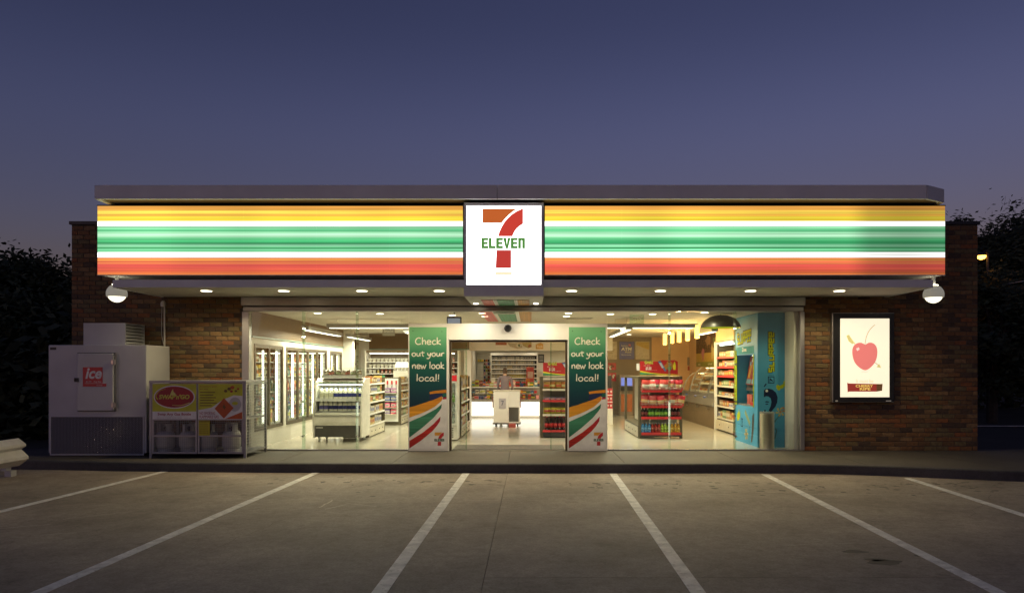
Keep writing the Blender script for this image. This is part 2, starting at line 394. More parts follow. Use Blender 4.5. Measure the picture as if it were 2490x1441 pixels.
# ------------------------------------------------------------------ ground, car park, footpath
M_far = mat('far_ground', (.045,.045,.035), .95, 0, .3, .5, .5, 4)
struct(MB().add([(-400,-60,-.172),(400,-60,-.172),(400,900,-.172),(-400,900,-.172)], [(0,1,2,3)]).build('ground', M_far))
M_con = concrete('car_park_concrete', (.435,.365,.29), .65)
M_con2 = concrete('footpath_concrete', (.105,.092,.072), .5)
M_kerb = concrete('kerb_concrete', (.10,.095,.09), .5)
M_joint = mat('joint_filler', (.085,.075,.065), .95)
cp = struct(MB().add([(-30,-16,-.166),(30,-16,-.166),(30,-.3,-.166),(-30,-.3,-.166)], [(0,1,2,3)]).build('car_park', M_joint))
kpts = [(-14,-1.2),(-9,-1.45),(-6.5,-1.72),(-4,-1.88),(0,-1.95),(3.6,-1.95),(4.6,-2.03),(5.6,-2.25),(6.6,-2.6),(8,-2.9),(14,-3.15)]
kpts = smooth_line(kpts, 5)
g = .0025
for (x0, x1, ys) in ((-14,-7.6,(-16,-9.5,-4.6,-.5)), (-7.6,-.37,(-16,-9.5,-4.6,-.5)), (-.37,7.1,(-16,-7.9,-3.86,-.5)), (7.1,16,(-16,-7.9,-3.86,-.5))):
    for y0, y1 in zip(ys, ys[1:]):
        MB().box(x0+g, x1-g, y0+g, y1-g, -.2, -.15).build('concrete_slab', M_con, cp)
# painted bay lines, worn
M_line = mat('bay_line_paint', (.80,.78,.72), .6, 0, .25, 7, .2, 90)
nn = M_line.node_tree.nodes; ll = M_line.node_tree.links
wn1 = nn.new('ShaderNodeTexNoise'); wn1.inputs['Scale'].default_value = 26; wn1.inputs['Detail'].default_value = 7; wn1.inputs['Roughness'].default_value = .7
gq = nn.new('ShaderNodeNewGeometry'); ll.new(gq.outputs['Position'], wn1.inputs['Vector'])
wr = nn.new('ShaderNodeValToRGB'); wr.color_ramp.elements[0].position = .56; wr.color_ramp.elements[1].position = .7
ll.new(wn1.outputs[0], wr.inputs[0])
mxw = nn.new('ShaderNodeMix'); mxw.data_type = 'RGBA'; pb = nn['Principled BSDF']
ll.new(pb.inputs['Base Color'].links[0].from_socket, mxw.inputs[6]); mxw.inputs[7].default_value = (.34,.30,.25,1)
ll.new(wr.outputs[0], mxw.inputs[0]); ll.new(mxw.outputs[2], pb.inputs['Base Color'])
for (xa, ya, xb, yb) in ((-5.97,-1.72,-6.27,-6.2),(-3.46,-1.9,-3.68,-9.2),(-1.036,-1.98,-1.14,-9.5),(1.32,-1.99,1.23,-9.5),(3.72,-2.08,3.44,-9.2),(5.77,-2.5,5.56,-6.6)):
    w = .058
    MB().xy([(xa-w,ya),(xa+w,ya),(xb+w,yb),(xb-w,yb)][::-1], -.149, -.146).build('parking_line', M_line, cp)
MB().box(9.5, 19, 8.1, 8.22, -.16, -.146).build('parking_line', M_line, cp)
# oil and damp patches as thin films
M_oil = mat('oil_stain', (.10,.085,.065), .7, 0, .3, 9)
def blob(cx, cy, rx, ry, n=18, seed=0):
    q = random.Random(seed); return [(cx + rx*math.cos(a)*k, cy + ry*math.sin(a)*k) for a, k in ((2*math.pi*i/n, q.uniform(.6, 1.15)) for i in range(n))]
for i in range(130):
    cxp, cyp = ((4.0, -3.5, 1.0, .45), (1.6, -3.2, .9, .35), (-1.9, -3.0, 1.2, .4), (5.9, -3.3, .7, .4))[i % 4][:2]
    sx, sy = ((.55,.3),(.7,.25),(1.0,.4),(.45,.25))[i % 4]
    MB().xy(blob(rnd.gauss(cxp, sx), rnd.gauss(cyp, sy), rnd.uniform(.015,.07), rnd.uniform(.015,.06), 9, i), -.1498, -.1494).build('oil_spot', M_oil, cp)
for (px, py, rx, ry) in ((2075,1340,.13,.07),(2150,1365,.2,.1),(2130,1360,.12,.05),(2235,1350,.05,.04)):
    Yq = 1.65*F/(py-CY) - D
    MB().xy(blob(X(px, Yq), Yq, rx, ry, 16, int(px)), -.1498, -.1494).build('oil_spot', M_oil, cp)

flat = Fr((0,0,0), (1,0,0), (0,1,0)); q_ = random.Random(17)
M_scuff = mat('pale_scuff', (.60,.52,.42), .8, 0, .2, 12); M_crack = mat('crack_dirt', (.14,.12,.095), .95)
for (x_, y_, a_, l_, w_, pale) in ((-2.55,-4.9,1.5,.5,.02,1),(-2.45,-5.0,1.0,.35,.015,1),(-2.3,-4.6,-.5,.5,.008,1),(-5.2,-5.6,.7,.7,.01,1),(-5.6,-6.1,.5,.5,.012,1),(-5.0,-6.4,.3,.4,.01,1),(2.4,-6.8,.1,.9,.006,1),
                                   (3.2,-7.9,.12,3.5,.005,0),(-3.0,-7.2,1.4,1.6,.004,0),(.6,-4.4,1.2,1.3,.004,0),(2.2,-2.6,1.7,1.1,.004,0),(-6.6,-4.2,.2,2.0,.004,0),(5.0,-5.4,.9,1.8,.004,0)):
    pts_ = [(x_ + math.cos(a_)*l_*t_/9 + q_.uniform(-.02,.02)*l_, y_ + math.sin(a_)*l_*t_/9 + q_.uniform(-.02,.02)*l_) for t_ in range(10)]
    b = MB(); b.ribbon(flat, pts_, w_, -.1492, 0); b.build('scuff_mark' if pale else 'crack', M_scuff if pale else M_crack, cp)
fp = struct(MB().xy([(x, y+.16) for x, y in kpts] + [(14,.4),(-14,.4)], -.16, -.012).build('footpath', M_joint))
def ky(x):
    for (a, b), (c, d) in zip(kpts, kpts[1:]):
        if a <= x <= c: return b + (d-b)*(x-a)/(c-a)
    return kpts[-1][1]
xs = [-14,-11.6,-9.7,-7.85,-6,-4.15,-2.25,-.37,1.53,3.45,5.35,7.2,9.1,11,14]
for a, b in zip(xs, xs[1:]):
    top = [(a+.005, .38)]; n = 6
    lo = [(a+.005+(b-a-.01)*i/n, ky(a+.005+(b-a-.01)*i/n)+.155) for i in range(n+1)]
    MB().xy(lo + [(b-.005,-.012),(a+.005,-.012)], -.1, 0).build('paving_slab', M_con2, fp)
kb = MB()
for (a, b), (c, d) in zip(kpts, kpts[1:]):
    pr = [(0,-.2),(0.008,-.02),(.025,-.002),(.15,0.0015),(.15,-.2)]
    kb.prism([(a,b+q,h) for q, h in pr], [(c,d+q,h) for q, h in pr])
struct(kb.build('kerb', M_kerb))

# ------------------------------------------------------------------ brick walls
def brick_wall(x0, x1, label, score, seed):
    t = thing('brick_wall', label, 'wall', ((x0+x1)/2, 0, 0))
    MB().box(x0, x1, 0, .24, -.05, 4.22).build('mortar_bed', M_mort, t)
    MB().box(x0-.03, x1+.03, -.04, .28, 4.222, 4.28).build('coping', M_dark, t)
    q = random.Random(seed); L = []; H = .0857; W = .225
    for r in range(int(4.2/H)):
        z0 = r*H + .005; off = (0, W/2)[r % 2] ; x = x0 - off
        while x < x1 - .02:
            a, b = max(x+.004, x0+.002), min(x+W-.006, x1-.002)
            if b-a > .04: L.append((a, b, z0, q.choices(range(6), (5,5,3,1.4,3.8,3))[0], q.uniform(-.002,.003)))
            x += W
    L.sort(key=lambda k: -score((k[0]+k[1])/2, k[2]))
    cache = {}; rest = MB()
    def geo(mb, a, b, z0, y, m=0):
        h = .075; e = .006
        vs = [(a,0,z0),(b,0,z0),(b,0,z0+h),(a,0,z0+h),(a,y+e,z0),(b,y+e,z0),(b,y+e,z0+h),(a,y+e,z0+h),(a+e,y,z0+e),(b-e,y,z0+e),(b-e,y,z0+h-e),(a+e,y,z0+h-e)]
        mb.add(vs, [(8,9,10,11),(4,5,9,8),(5,6,10,9),(6,7,11,10),(7,4,8,11),(0,1,5,4),(1,2,6,5),(2,3,7,6),(3,0,4,7)], m)
    for i, (a, b, z0, mi, dy) in enumerate(L):
        if i < 300:
            k = (round(b-a, 3), mi)
            if k not in cache:
                mb = MB(); geo(mb, 0, b-a, 0, -.012); o = mb.build('brick', BR[mi], t); cache[k] = o; off = (b-a)/2
            else:
                o = cache[k].copy(); C.objects.link(o)
            o.location = Vector(((a+b)/2, -.006 + dy, z0)) - Vector(t.location)
        else: geo(rest, a, b, z0, -.012+dy, mi)
    stuff(rest.build('brick_courses', BR, t))
    return t
def score_l(x, z): return (z < 2.86)*(10 if (x > -6.75 and z > 1.25) or (z > 1.95) else 0) - abs(x+5.9) - .2*abs(z-2)
def score_r(x, z): return (z < 2.86)*10 - abs(x-5.9) - .3*abs(z-1.6)
brick_wall(-8.58, -5.385, 'brown brick wall behind the ice freezer and gas bottle cage', score_l, 3)
brick_wall(5.115, 8.36, 'brown brick wall behind the backlit cherry poster', score_r, 5)

# ------------------------------------------------------------------ shop building
st = thing('convenience_store', 'single storey brick convenience shop with wide glazed front and flat roof', 'building', (0,0,0))
b = MB(); b.box(-8.58,-8.34,.242,12.4,-.3,4.2); b.box(8.12,8.36,.242,12.4,-.3,4.2); b.box(-8.34,8.12,12.16,12.4,-.3,4.2)
b.build('rear_wall', BR[1], st)
MB().box(-5.384,5.114,0.02,.24,2.96,4.2).build('upper_wall', M_dark, st)
MB().box(-8.33,8.11,.242,12.15,4.02,4.16).build('roof_deck', M_dark, st)
yf = -1.87
seg = [(-7.06,yf+.01),(-.54,yf),(6.41,yf),(6.85,yf+.28)]
for (a, ya), (c, yc) in zip(seg, seg[1:]):
    gp = .004
    MB().prism([(a+gp,ya,4.27),(a+gp,ya,4.495),(a+gp,ya+.06,4.495),(a+gp,ya+.06,4.27)],[(c-gp,yc,4.27),(c-gp,yc,4.495),(c-gp,yc+.06,4.495),(c-gp,yc+.06,4.27)]).build('roof_fascia', M_fascia, st, bev=.004)
MB().box(-7.06,-7.0,yf+.075,6,4.27,4.495).build('roof_fascia', M_fascia, st)
MB().box(6.79,6.85,yf+.36,6,4.27,4.495).build('roof_fascia', M_fascia, st)
MB().xy([(-6.99,yf+.075),(6.4,yf+.075),(6.78,yf+.35),(6.78,6),(-6.99,6)], 4.29, 4.47).build('roof_slab', M_dark, st)
# canopy, in two runs either side of the square sign
for a, c in ((-6.85,-1.095),(.222,6.6)):
    MB().box(a, c, -1.65, -.02, 2.872, 2.95).build('canopy_soffit', M_soffit, st)
    MB().box(a-.004, c+.004, -1.69, -1.652, 2.86, 2.985).build('canopy_fascia', M_fascia, st, bev=.004)
    e = a-.03 if a < -2 else c+.004
    MB().box(e, e+.026, -1.65, -.02, 2.86, 2.985).build('canopy_fascia', M_fascia, st)
# roller shutter box and head rail
MB().box(-5.38,5.11,-.10,.018,2.70,2.868).build('shutter_box', M_alu, st, bev=.01)
MB().box(-5.36,5.09,-.06,.06,2.60,2.685).build('head_rail', M_alu, st, bev=.012)
MB().box(-5.36,5.09,-.03,.03,2.686,2.699).build('shutter_slot', M_black, st)
for a, c in ((-5.375,-5.24),(5.02,5.105)):
    MB().box(a, c, -.07, .06, .012, 2.598).build('window_jamb', M_alu, st, bev=.01)
MB().box(-5.24,-2.28,-.02,.03,.004,.03).build('sill_rail', M_alu, st); MB().box(1.44,5.02,-.02,.03,.004,.03).build('sill_rail', M_alu, st)
def pane(x0, x1, z0, z1): MB().box(x0+.004, x1-.004, .002, .012, z0, z1).build('window_pane', M_glass, st)
jx = [-5.24, X(735,0), X(866,0), -2.275]
for a, c in zip(jx, jx[1:]): pane(a, c, .032, 2.598)
jx2 = [1.435, X(1630,0), X(1790,0), 5.02]
for a, c in zip(jx2, jx2[1:]): pane(a, c, .032, 2.598)
for a, c in ((-2.275,-2.05),(-2.05,-.42),(-.42,1.435)): pane(a, c, 2.375, 2.598)
for x in (X(735,0), X(866,0), X(1630,0), X(1790,0)):
    MB().box(x-.008, x+.008, .016, .17, .01, 2.598).build('glass_fin', M_edge, st)
    for z in (.25, .9, 1.6, 2.3): MB().box(x-.02, x+.02, .013, .05, z, z+.03).build('patch_fitting', M_steel, st)

# entrance: white portal, sliding leaves, sensor, mat
po = thing('sliding_door', 'white entrance portal with two open glass sliding leaves between the green banners', 'door', (-.42,0,0))
MB().box(-2.27,1.43,-.10,.12,2.065,2.37).build('portal_header', M_white, po, bev=.006)
MB().box(-2.27,-1.515,-.10,.12,.004,2.062).build('portal_side', M_white, po, bev=.006)
MB().box(.69,1.43,-.10,.12,.004,2.062).build('portal_side', M_white, po, bev=.006)
b = MB(); b.box(-1.513,-1.475,-.05,.05,.004,2.06); b.box(.65,.688,-.05,.05,.004,2.06); b.box(-1.475,.65,-.05,.05,2.03,2.06); b.build('door_frame', mat('bronze_frame', (.10,.075,.05), .4, .6), po)
for a, c in ((-1.472,-1.2),(.38,.648)):
    l = MB().box(a, c, .0, .012, .02, 2.028).build('door_leaf', M_glass, po)
    e = c if a < -1 else a
    MB().box(e-.012, e+.012, -.004, .016, .02, 2.028).build('edge_rail', M_edge, l)
MB().box(-1.25,.42,-.03,.05,.004,.012).build('floor_track', M_steel, po)
MB().box(-1.47,.645,.12,1.0,.0045,.012).build('door_mat', mat('door_mat', (.10,.09,.075), .95, 0, .2, 20, .4, 200), po)
b = MB(); b.lathe((-.42,-.10,2.28), [(.07,0),(.065,-.03),(.04,-.06)], 14, 0, 'y'); b.build('sensor', M_black, po, smooth=True)

# ------------------------------------------------------------------ illuminated signs
def lightbox(x0, x1, label):
    t = thing('striped_lightbox', label, 'sign', ((x0+x1)/2, -1.1, 3.10), 'striped light boxes along the shop front')
    MB().box(x0, x1, -1.44, -.68, 3.098, 4.24).build('case', M_white, t)
    MB().box(x0-.012, x1+.012, -1.465, -1.442, 4.243, 4.262).build('trim', M_dark, t)
    MB().box(x0-.012, x1+.012, -1.465, -1.442, 3.085, 3.099).build('trim', M_fascia, t)
    return t
lt = lightbox(X(237,-1.47), X(1125,-1.47), 'lit orange green and red striped sign box left of the square sign')
n = 5; x0, x1 = X(237,-1.47), X(1125,-1.47)
for i in range(n):
    a, c = x0+(x1-x0)*i/n, x0+(x1-x0)*(i+1)/n
    MB().box(a+.0005, c-.0005, -1.47, -1.4415, 3.10, 4.2425).build('face_panel', M_sign, lt)
rt = lightbox(X(1325,-1.47), X(2298,-1.47), 'lit striped sign box right of the square sign, its end panel dimmer')
xr = [X(p,-1.47) for p in (1325,1512,1700,1890,2078,2298)]
for i, (a, c) in enumerate(zip(xr, xr[1:])):
    MB().box(a+.0005, c-.0005, -1.47, -1.4415, 3.10, 4.2425).build('face_panel', M_signdim if i >= 3 else M_sign, rt)
# the square sign
sq = thing('square_sign', 'white square lit sign with red numeral and green letters over the door', 'sign', (-.44,-1,2.707))
x0, x1, z0, z1 = X(1128,-1.77), X(1322,-1.77), 2.707, 4.23
MB().box(x0, x1, -1.74, -.12, z0, z1).build('case', M_fascia, sq)
fx0, fx1, fz0, fz1 = X(1134,-1.77), X(1316,-1.77), Z(692,-1.77), Z(500,-1.77)
b = MB(); b.box(x0,fx0,-1.77,-1.742,z0,z1); b.box(fx1,x1,-1.77,-1.742,z0,z1); b.box(fx0,fx1,-1.77,-1.742,z0,fz0); b.box(fx0,fx1,-1.77,-1.742,fz1,z1); b.build('face_frame', M_fascia, sq)
MB().box(fx0+.001,fx1-.001,-1.768,-1.743,fz0+.001,fz1-.001).build('lit_face', emis('sign_white', (1.0,1.0,.97), 3.2), sq)
fr = front(0, -1.7685, 0); lw = 433/4.117*12.0/F
E = [emis('logo_orange', lin(190,95,40), 1), emis('logo_red', lin(200,62,48), 1), emis('logo_red2', lin(190,60,52), 1), emis('logo_green', lin(82,138,62), 1), emis('reflection_peach', lin(255,228,190), 1.1)]
b = MB(); put_logo(b, fr, X(1080+375/4.117,-1.77), Z(430+315/4.117,-1.77), lw, .003, (0,1,2,3)); b.build('emblem', E, sq)
b = MB(); b.rect(fr, X(1204,-1.77), X(1245,-1.77), Z(668,-1.77), Z(661,-1.77), 0, .002, 0); b.build('emblem_reflection', [E[4]], sq)  # the stem's faint reflection, painted on the face as a flat peach patch
b = MB(); cxr, czr = X(1251.7,-1.77), Z(613.6,-1.77)
b.ribbon(fr, [(cxr+.027*math.cos(a*math.pi/10), czr+.027*math.sin(a*math.pi/10)) for a in range(21)], .006, .002)
put_text(b, fr, 'R', cxr-.011, cxr+.012, czr-.014, czr+.015, .002); b.build('registered_mark', [E[3]], sq)
# striped panel under the square sign with two small lamps
UND = [(0,(226,105,100)),(.24,(226,105,100)),(.245,(250,250,245)),(.32,(250,250,245)),(.325,(70,165,120)),(.68,(60,150,110)),(.685,(250,250,245)),(.75,(250,250,245)),(.755,(214,160,70)),(1,(200,140,50))]
M_under = stripes_mat('under_stripes', UND, 1, 0, X(1170,-1.15), X(1287,-1.15), 60, emit=False, along=1)
MB().box(X(1170,-1.15), X(1287,-1.15), -1.15, -.16, 2.697, 2.7065).build('underside_panel', M_under, sq)
for px in (1160, 1303):
    MB().cyl((X(px,-.22), -.5, 2.694), .04, .012, 14).build('spot_lens', emis('spot_lens', (1,.9,.7), 9), sq)
    light('spot', 'SPOT', (X(px,-.22), -.5, 2.68), 55, NEUT, sq, spot_size=R(165), spot_blend=1.0, shadow_soft_size=.08)

# canopy downlights
first = None
for i, px in enumerate((502,690,880,1068,1390,1606,1825,2041)):
    xx = X(px,-1.1)
    which = ('downlight in the canopy soffit, %s' % ('first from the left end','second from the left end','third from the left end','just left of the square sign','just right of the square sign','second right of the square sign','third from the square sign rightwards','nearest the cherry poster')[i])
    t = thing('downlight', which, 'lamp', (xx,-1.1,2.85), 'recessed downlights under the canopy')
    MB().lathe((xx,-1.1,2.858), [(.088,0),(.088,.012)], 20).build('lens', emis('downlight_lens', (1,.90,.62), 6), t)
    b = MB(); b.lathe((xx,-1.1,2.866), [(.115,0),(.115,.008)], 20); b.build('rim', M_white, t)
    light('downlight', 'SPOT', (xx,-1.1,2.845), 78, WARM, t, spot_size=R(150), spot_blend=.4, shadow_soft_size=.08)
# globe lamps
for px, py, lb in ((284,714,'half shaded globe lamp at the canopy end above the ice freezer'), (2270,716,'half shaded globe lamp at the canopy end above the cherry poster')):
    xx, zz, yy = X(px,-1.2), Z(py,-1.2), -1.2
    t = thing('globe_lamp', lb, 'lamp', (xx,yy,zz))
    q = [(.165*math.cos(a), .165*math.sin(a)) for a in [R(k) for k in (-18,-10,0,12,25,38,50,62,74,84)]]
    MB().lathe((xx,yy,zz), [(.154,-.052)] + q, 28).build('shade', emis('lamp_shade_opal', (.62,.58,.48), .3), t, smooth=True)
    q = [(.145*math.cos(R(k)), .145*math.sin(R(k))) for k in (-88,-75,-60,-45,-30,-15,0)]
    MB().lathe((xx,yy,zz+.0), q, 24).build('bulb', emis('globe_glow', (1,.90,.66), 2.2), t, smooth=True)
    MB().cyl((xx,yy,zz+.168), .03, 3.097-zz-.168, 10).build('stem', M_fascia, t)
    MB().lathe((xx,yy,zz+.152), [(.075,0),(.07,.014)], 16).build('upper_lens', emis('globe_up_glow', (1,.92,.66), 5), t)
# cherry poster light box
pt = thing('poster_box', 'black framed backlit poster of a cherry heart on the brick wall', 'poster', (X(2100,-.14),-.1,Z(978,-.14)))
a, c, d, e = X(2024,-.14), X(2175,-.14), Z(978,-.14), Z(760,-.14)
MB().box(a, c, -.13, -.014, d, e).build('case', M_alu, pt, bev=.008)
fr = front(0, -.131, 0); u0, u1, v0, v1 = X(2043,-.14), X(2163,-.14), Z(965,-.14), Z(774,-.14)
b = MB(); b.box(a+.02,u0,-.142,-.131,d+.012,e-.012); b.box(u1,c-.01,-.142,-.131,d+.012,e-.012); b.box(u0,u1,-.142,-.131,d+.012,v0); b.box(u0,u1,-.142,-.131,v1,e-.012); b.build('frame', M_black, pt)
MB().box(u0,u1,-.136,-.1305,v0,v1).build('lit_sheet', emis('poster_glow', (1.0,.88,.64), 1.0), pt)
W, H = u1-u0, v1-v0; fr = front(u0, -.1362, v0)
hx = lambda x: (x-271)/229*W
hz = lambda y: (998-y)/365*H
heart = smooth_line([(hx(x),hz(y)) for x, y in ((388,755),(405,745),(425,748),(440,765),(444,795),(436,830),(415,858),(388,873),(360,860),(338,835),(328,800),(330,768),(345,750),(368,745),(388,755))], 4)[:-1]
P = [emis('cherry_pink', lin(222,120,112), 1), emis('cherry_light', lin(246,205,190), 1), emis('stem_brown', lin(150,120,80), 1), emis('arrow_green', lin(205,190,120), 1), emis('wrapper_red', lin(140,50,40), 1), emis('wrapper_gold', lin(225,190,95), 1), emis('poster_grey', lin(215,190,150), 1), emis('wrapper_brown', lin(90,60,35), 1)]
b = MB(); b.plate(fr, heart, 0, .001, 0); b.plate(fr, [(hx(x),hz(y)) for x, y in ((345,772),(358,766),(362,776),(350,784))], .001, .0014, 1)
b.ribbon(fr, smooth_line([(hx(x),hz(y)) for x, y in ((386,756),(390,730),(400,700),(415,678),(433,662))]), .009, .0012, 2)
b.ribbon(fr, [(hx(318),hz(728)),(hx(340),hz(752))], .02, .001, 3); b.plate(fr, [(hx(x),hz(y)) for x, y in ((300,712),(312,708),(335,742),(328,752),(310,738))], 0, .001, 3)
b.ribbon(fr, [(hx(432),hz(836)),(hx(452),hz(852))], .01, .001, 2); b.plate(fr, [(hx(x),hz(y)) for x, y in ((462,862),(440,858),(452,843))], 0, .001, 3)
put_text(b, fr, 'It must be', hx(345), hx(425), hz(932), hz(915), .001, 6)
b.plate(fr, [(hx(x),hz(y)) for x, y in ((304,930),(310,934),(460,937),(468,936),(466,968),(440,972),(312,972),(306,976))], 0, .001, 4)
b.plate(fr, [(hx(x),hz(y)) for x, y in ((440,938),(468,936),(466,968),(440,971))], .0011, .0016, 7)
put_text(b, fr, 'CHERRY', hx(343), hx(424), hz(952), hz(940), .0018, 5, 0, .03); put_text(b, fr, 'RIPE', hx(362), hx(412), hz(966), hz(954), .0018, 5, 0, .03)
b.plate(fr, [(hx(385)+.03*math.cos(k*.4)*2.2, hz(880)+.008*math.sin(k*.4)) for k in range(16)], 0, .0005, 1)
b.build('artwork', P, pt)
for u_, w_ in ((a+.05,.05),(c-.16,.1)): MB().rect(front(u_,-.142,d+.02), 0, w_, 0, .02, 0, .001).build('maker_plate', M_fascia, pt)
for z in (Z(871,-.14), Z(890,-.14)): MB().box(u1-.004, u1+.008, -.15, -.1425, z-.012, z+.012).build('catch', M_black, pt)

# ------------------------------------------------------------------ entrance banners
def banner_mat():
    m = bpy.data.materials.new('banner_green_print'); m.use_nodes = True; n = m.node_tree.nodes; l = m.node_tree.links; p = n['Principled BSDF']
    g = n.new('ShaderNodeNewGeometry'); s = n.new('ShaderNodeSeparateXYZ'); l.new(g.outputs['Position'], s.inputs[0])
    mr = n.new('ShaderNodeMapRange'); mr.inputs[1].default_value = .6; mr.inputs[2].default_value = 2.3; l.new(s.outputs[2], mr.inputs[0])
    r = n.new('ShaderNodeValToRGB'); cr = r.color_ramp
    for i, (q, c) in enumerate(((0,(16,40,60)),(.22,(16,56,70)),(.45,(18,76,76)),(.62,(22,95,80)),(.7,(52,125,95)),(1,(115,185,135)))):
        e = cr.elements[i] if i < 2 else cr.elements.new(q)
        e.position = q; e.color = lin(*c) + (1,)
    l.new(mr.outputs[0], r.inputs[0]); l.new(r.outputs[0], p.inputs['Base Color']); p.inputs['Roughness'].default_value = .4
    return m
M_ban = banner_mat()
M_bor = stripes_mat('banner_orange', [(0,(200,120,30)),(.5,(235,170,50)),(1,(220,140,40))], 1, 2, .3, 1, 60, emit=False)
M_bgr = stripes_mat('banner_teal', [(0,(25,95,75)),(.5,(75,150,115)),(1,(40,110,90))], 1, 2, .2, .9, 70, emit=False)
M_bre = stripes_mat('banner_red', [(0,(165,35,25)),(.5,(195,50,40)),(1,(170,35,70))], 1, 2, .1, .7, 60, emit=False)
BL = [M_or_print, M_red, M_red, mat('letter_green', (.05,.12,.06), .5)]
def banner(x0, x1, label):
    t = thing('entrance_banner', label, 'banner', ((x0+x1)/2, -.14, .004), 'green banners either side of the door')
    y = -.14; zt, zb = Z(789,y), Z(1097,y)+.008
    MB().box(x0, x1, -.138, -.102, zb, zt).build('board', M_white, t, bev=.004)
    W = x1-x0; u = lambda x: x0 + .018 + (x-58)/328*(W-.05); v = lambda q: zt - .045 - (q-265)/1100*(zt-zb-.085)
    fr = front(0, -.1385, 0); PP = lambda L: [(u(a), v(c)) for a, c in L]
    b = MB(); b.plate(fr, PP(((58,265),(58,1000),(386,1000),(386,265))), 0, .001, 0)
    b.plate(fr, PP(((58,995),(200,948),(345,893),(386,915),(386,1365),(58,1365))), .0012, .002, 1)
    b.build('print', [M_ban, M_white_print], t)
    b = MB()
    b.plate(fr, PP(((235,850),(300,838),(386,830),(386,858),(300,862),(240,870))), .0012, .0022, 0)
    b.plate(fr, PP([(58,990),(130,970),(200,945),(280,918),(345,888),(352,912),(338,935),(280,985),(220,1018),(160,1045),(58,1082)]), .0022, .003, 0)
    b.plate(fr, PP([(58,1120),(180,1065),(290,1005),(345,958),(340,995),(320,1025),(270,1085),(170,1175),(58,1262)]), .0022, .003, 1)
    b.plate(fr, PP([(58,1292),(180,1215),(270,1140),(333,1072),(328,1115),(300,1158),(260,1205),(160,1290),(58,1360)]), .0022, .003, 2)
    b.plate(fr, PP([(235,872),(350,864),(352,885),(335,895),(238,935)]), .0012, .0021, 3)
    b.plate(fr, PP([(352,868),(386,862),(386,892),(354,896)]), .0022, .003, 1); b.plate(fr, PP([(352,902),(386,897),(386,914),(354,918)]), .0022, .003, 2)
    b.build('ribbon_artwork', [M_bor, M_bgr, M_bre, M_navy], t)
    for s_, a, c, base, hh in (('Check',108,338,422,62),('out your',78,366,528,50),('new look',80,368,640,58),('local!',118,328,752,58)):
        b = MB(); put_hand(b, fr, s_, u(a), u(c), v(base), (v(base-hh)-v(base)), .0024, 0, .0185); b.build('lettering', mat('banner_cream_ink', (.80,.80,.70), .5), t)
    b = MB(); put_logo(b, Fr((0,-.1409,0),(1,0,0)), u(280), v(1215), u(365)-u(280), .001, (0,1,2,3)); b.build('emblem', BL, t)
    for k in ((90,300),(345,305)): b = MB().lathe((u(k[0]),-.1395,v(k[1])), [(.008,0),(.008,-.004)], 8, 0, 'y').build('screw', M_black, t)
    return t
banner(X(993,-.14), X(1090,-.14), 'green handwritten banner on the left of the door')
banner(X(1381,-.14), X(1477,-.14), 'green handwritten banner on the right of the door')

# ------------------------------------------------------------------ ice freezer
fz = thing('ice_freezer', 'white ice freezer with small door and red ice sticker against the brick wall', 'freezer', (-7.6,-.45,0))
a, c, yf_, yb = -8.45, -6.73, -.87, -.03
MB().box(a, c, yf_, yb, .05, 1.945).build('body', M_frz, fz, bev=.015)
for xx in (a+.08, c-.14):
    for yy in (yf_+.06, yb-.12): MB().box(xx, xx+.06, yy, yy+.06, 0, .051).build('foot', M_black, fz)
dx0, dx1, dz0, dz1 = X(189,-.9), X(277,-.9), Z(998,-.9), Z(859,-.9)
dr = MB().box(dx0, dx1, -.925, -.872, dz0, dz1).build('door', M_frz, fz, bev=.012)
MB().box(dx0-.016, dx1+.016, -.884, -.8705, dz0-.016, dz1+.016).build('gasket', mat('grey_gasket', (.13,.13,.14), .7), fz)
for z in (dz1-.15, dz0+.1):
    b = MB(); b.box(dx1-.03, dx1+.045, -.938, -.926, z-.035, z+.035); b.cyl((dx1+.02,-.935,z-.05), .016, .10, 8); b.build('hinge', M_steel, dr)
b = MB(); b.box(dx0-.035, dx0+.03, -.945, -.926, Z(928,-.9), Z(918,-.9)); b.cyl((dx0-.02,-.945,Z(923,-.9)), .02, .02, 10, 0, 'y'); b.build('latch', M_dark, dr)
MB().tube([(dx1+.04,-.9,dz0-.01),(dx1+.04,-.9,dz1+.02)], .008).build('hinge_rod', M_steel, dr)
fr = front(0,-.9255,0); ff = lambda x, y: (X(100+x/4.118,-.92), Z(770+y/4.118,-.92))
b = MB(); b.plate(fr, [ff(420,692),(ff(420,692)[0],ff(420,503)[1]),ff(618,503),(ff(618,503)[0],ff(0,665)[1]),ff(655,665),ff(655,697),ff(420,697)][1:], 0, .002, 0)
put_text(b, fr, 'ice', ff(445,0)[0], ff(610,0)[0], ff(0,620)[1], ff(0,512)[1], .0026, 1, .25, .03)
put_text(b, fr, '$3.00   3kg Bag', ff(450,0)[0], ff(605,0)[0], ff(0,657)[1], ff(0,640)[1], .0026, 1, .1)
b.rect(fr, ff(440,0)[0], ff(650,0)[0], ff(0,667)[1], ff(0,664)[1], .002, .0026, 1)
put_text(b, fr, 'Frosty', ff(560,0)[0], ff(615,0)[0], ff(0,692)[1], ff(0,677)[1], .0026, 1)
b.build('sticker', [M_red, M_white_print], dr)
MB().rect(front(0,-.871,0), X(122,-.87), X(137,-.87), Z(850,-.87), Z(844,-.87), 0, .003).build('name_plate', M_dark, fz)
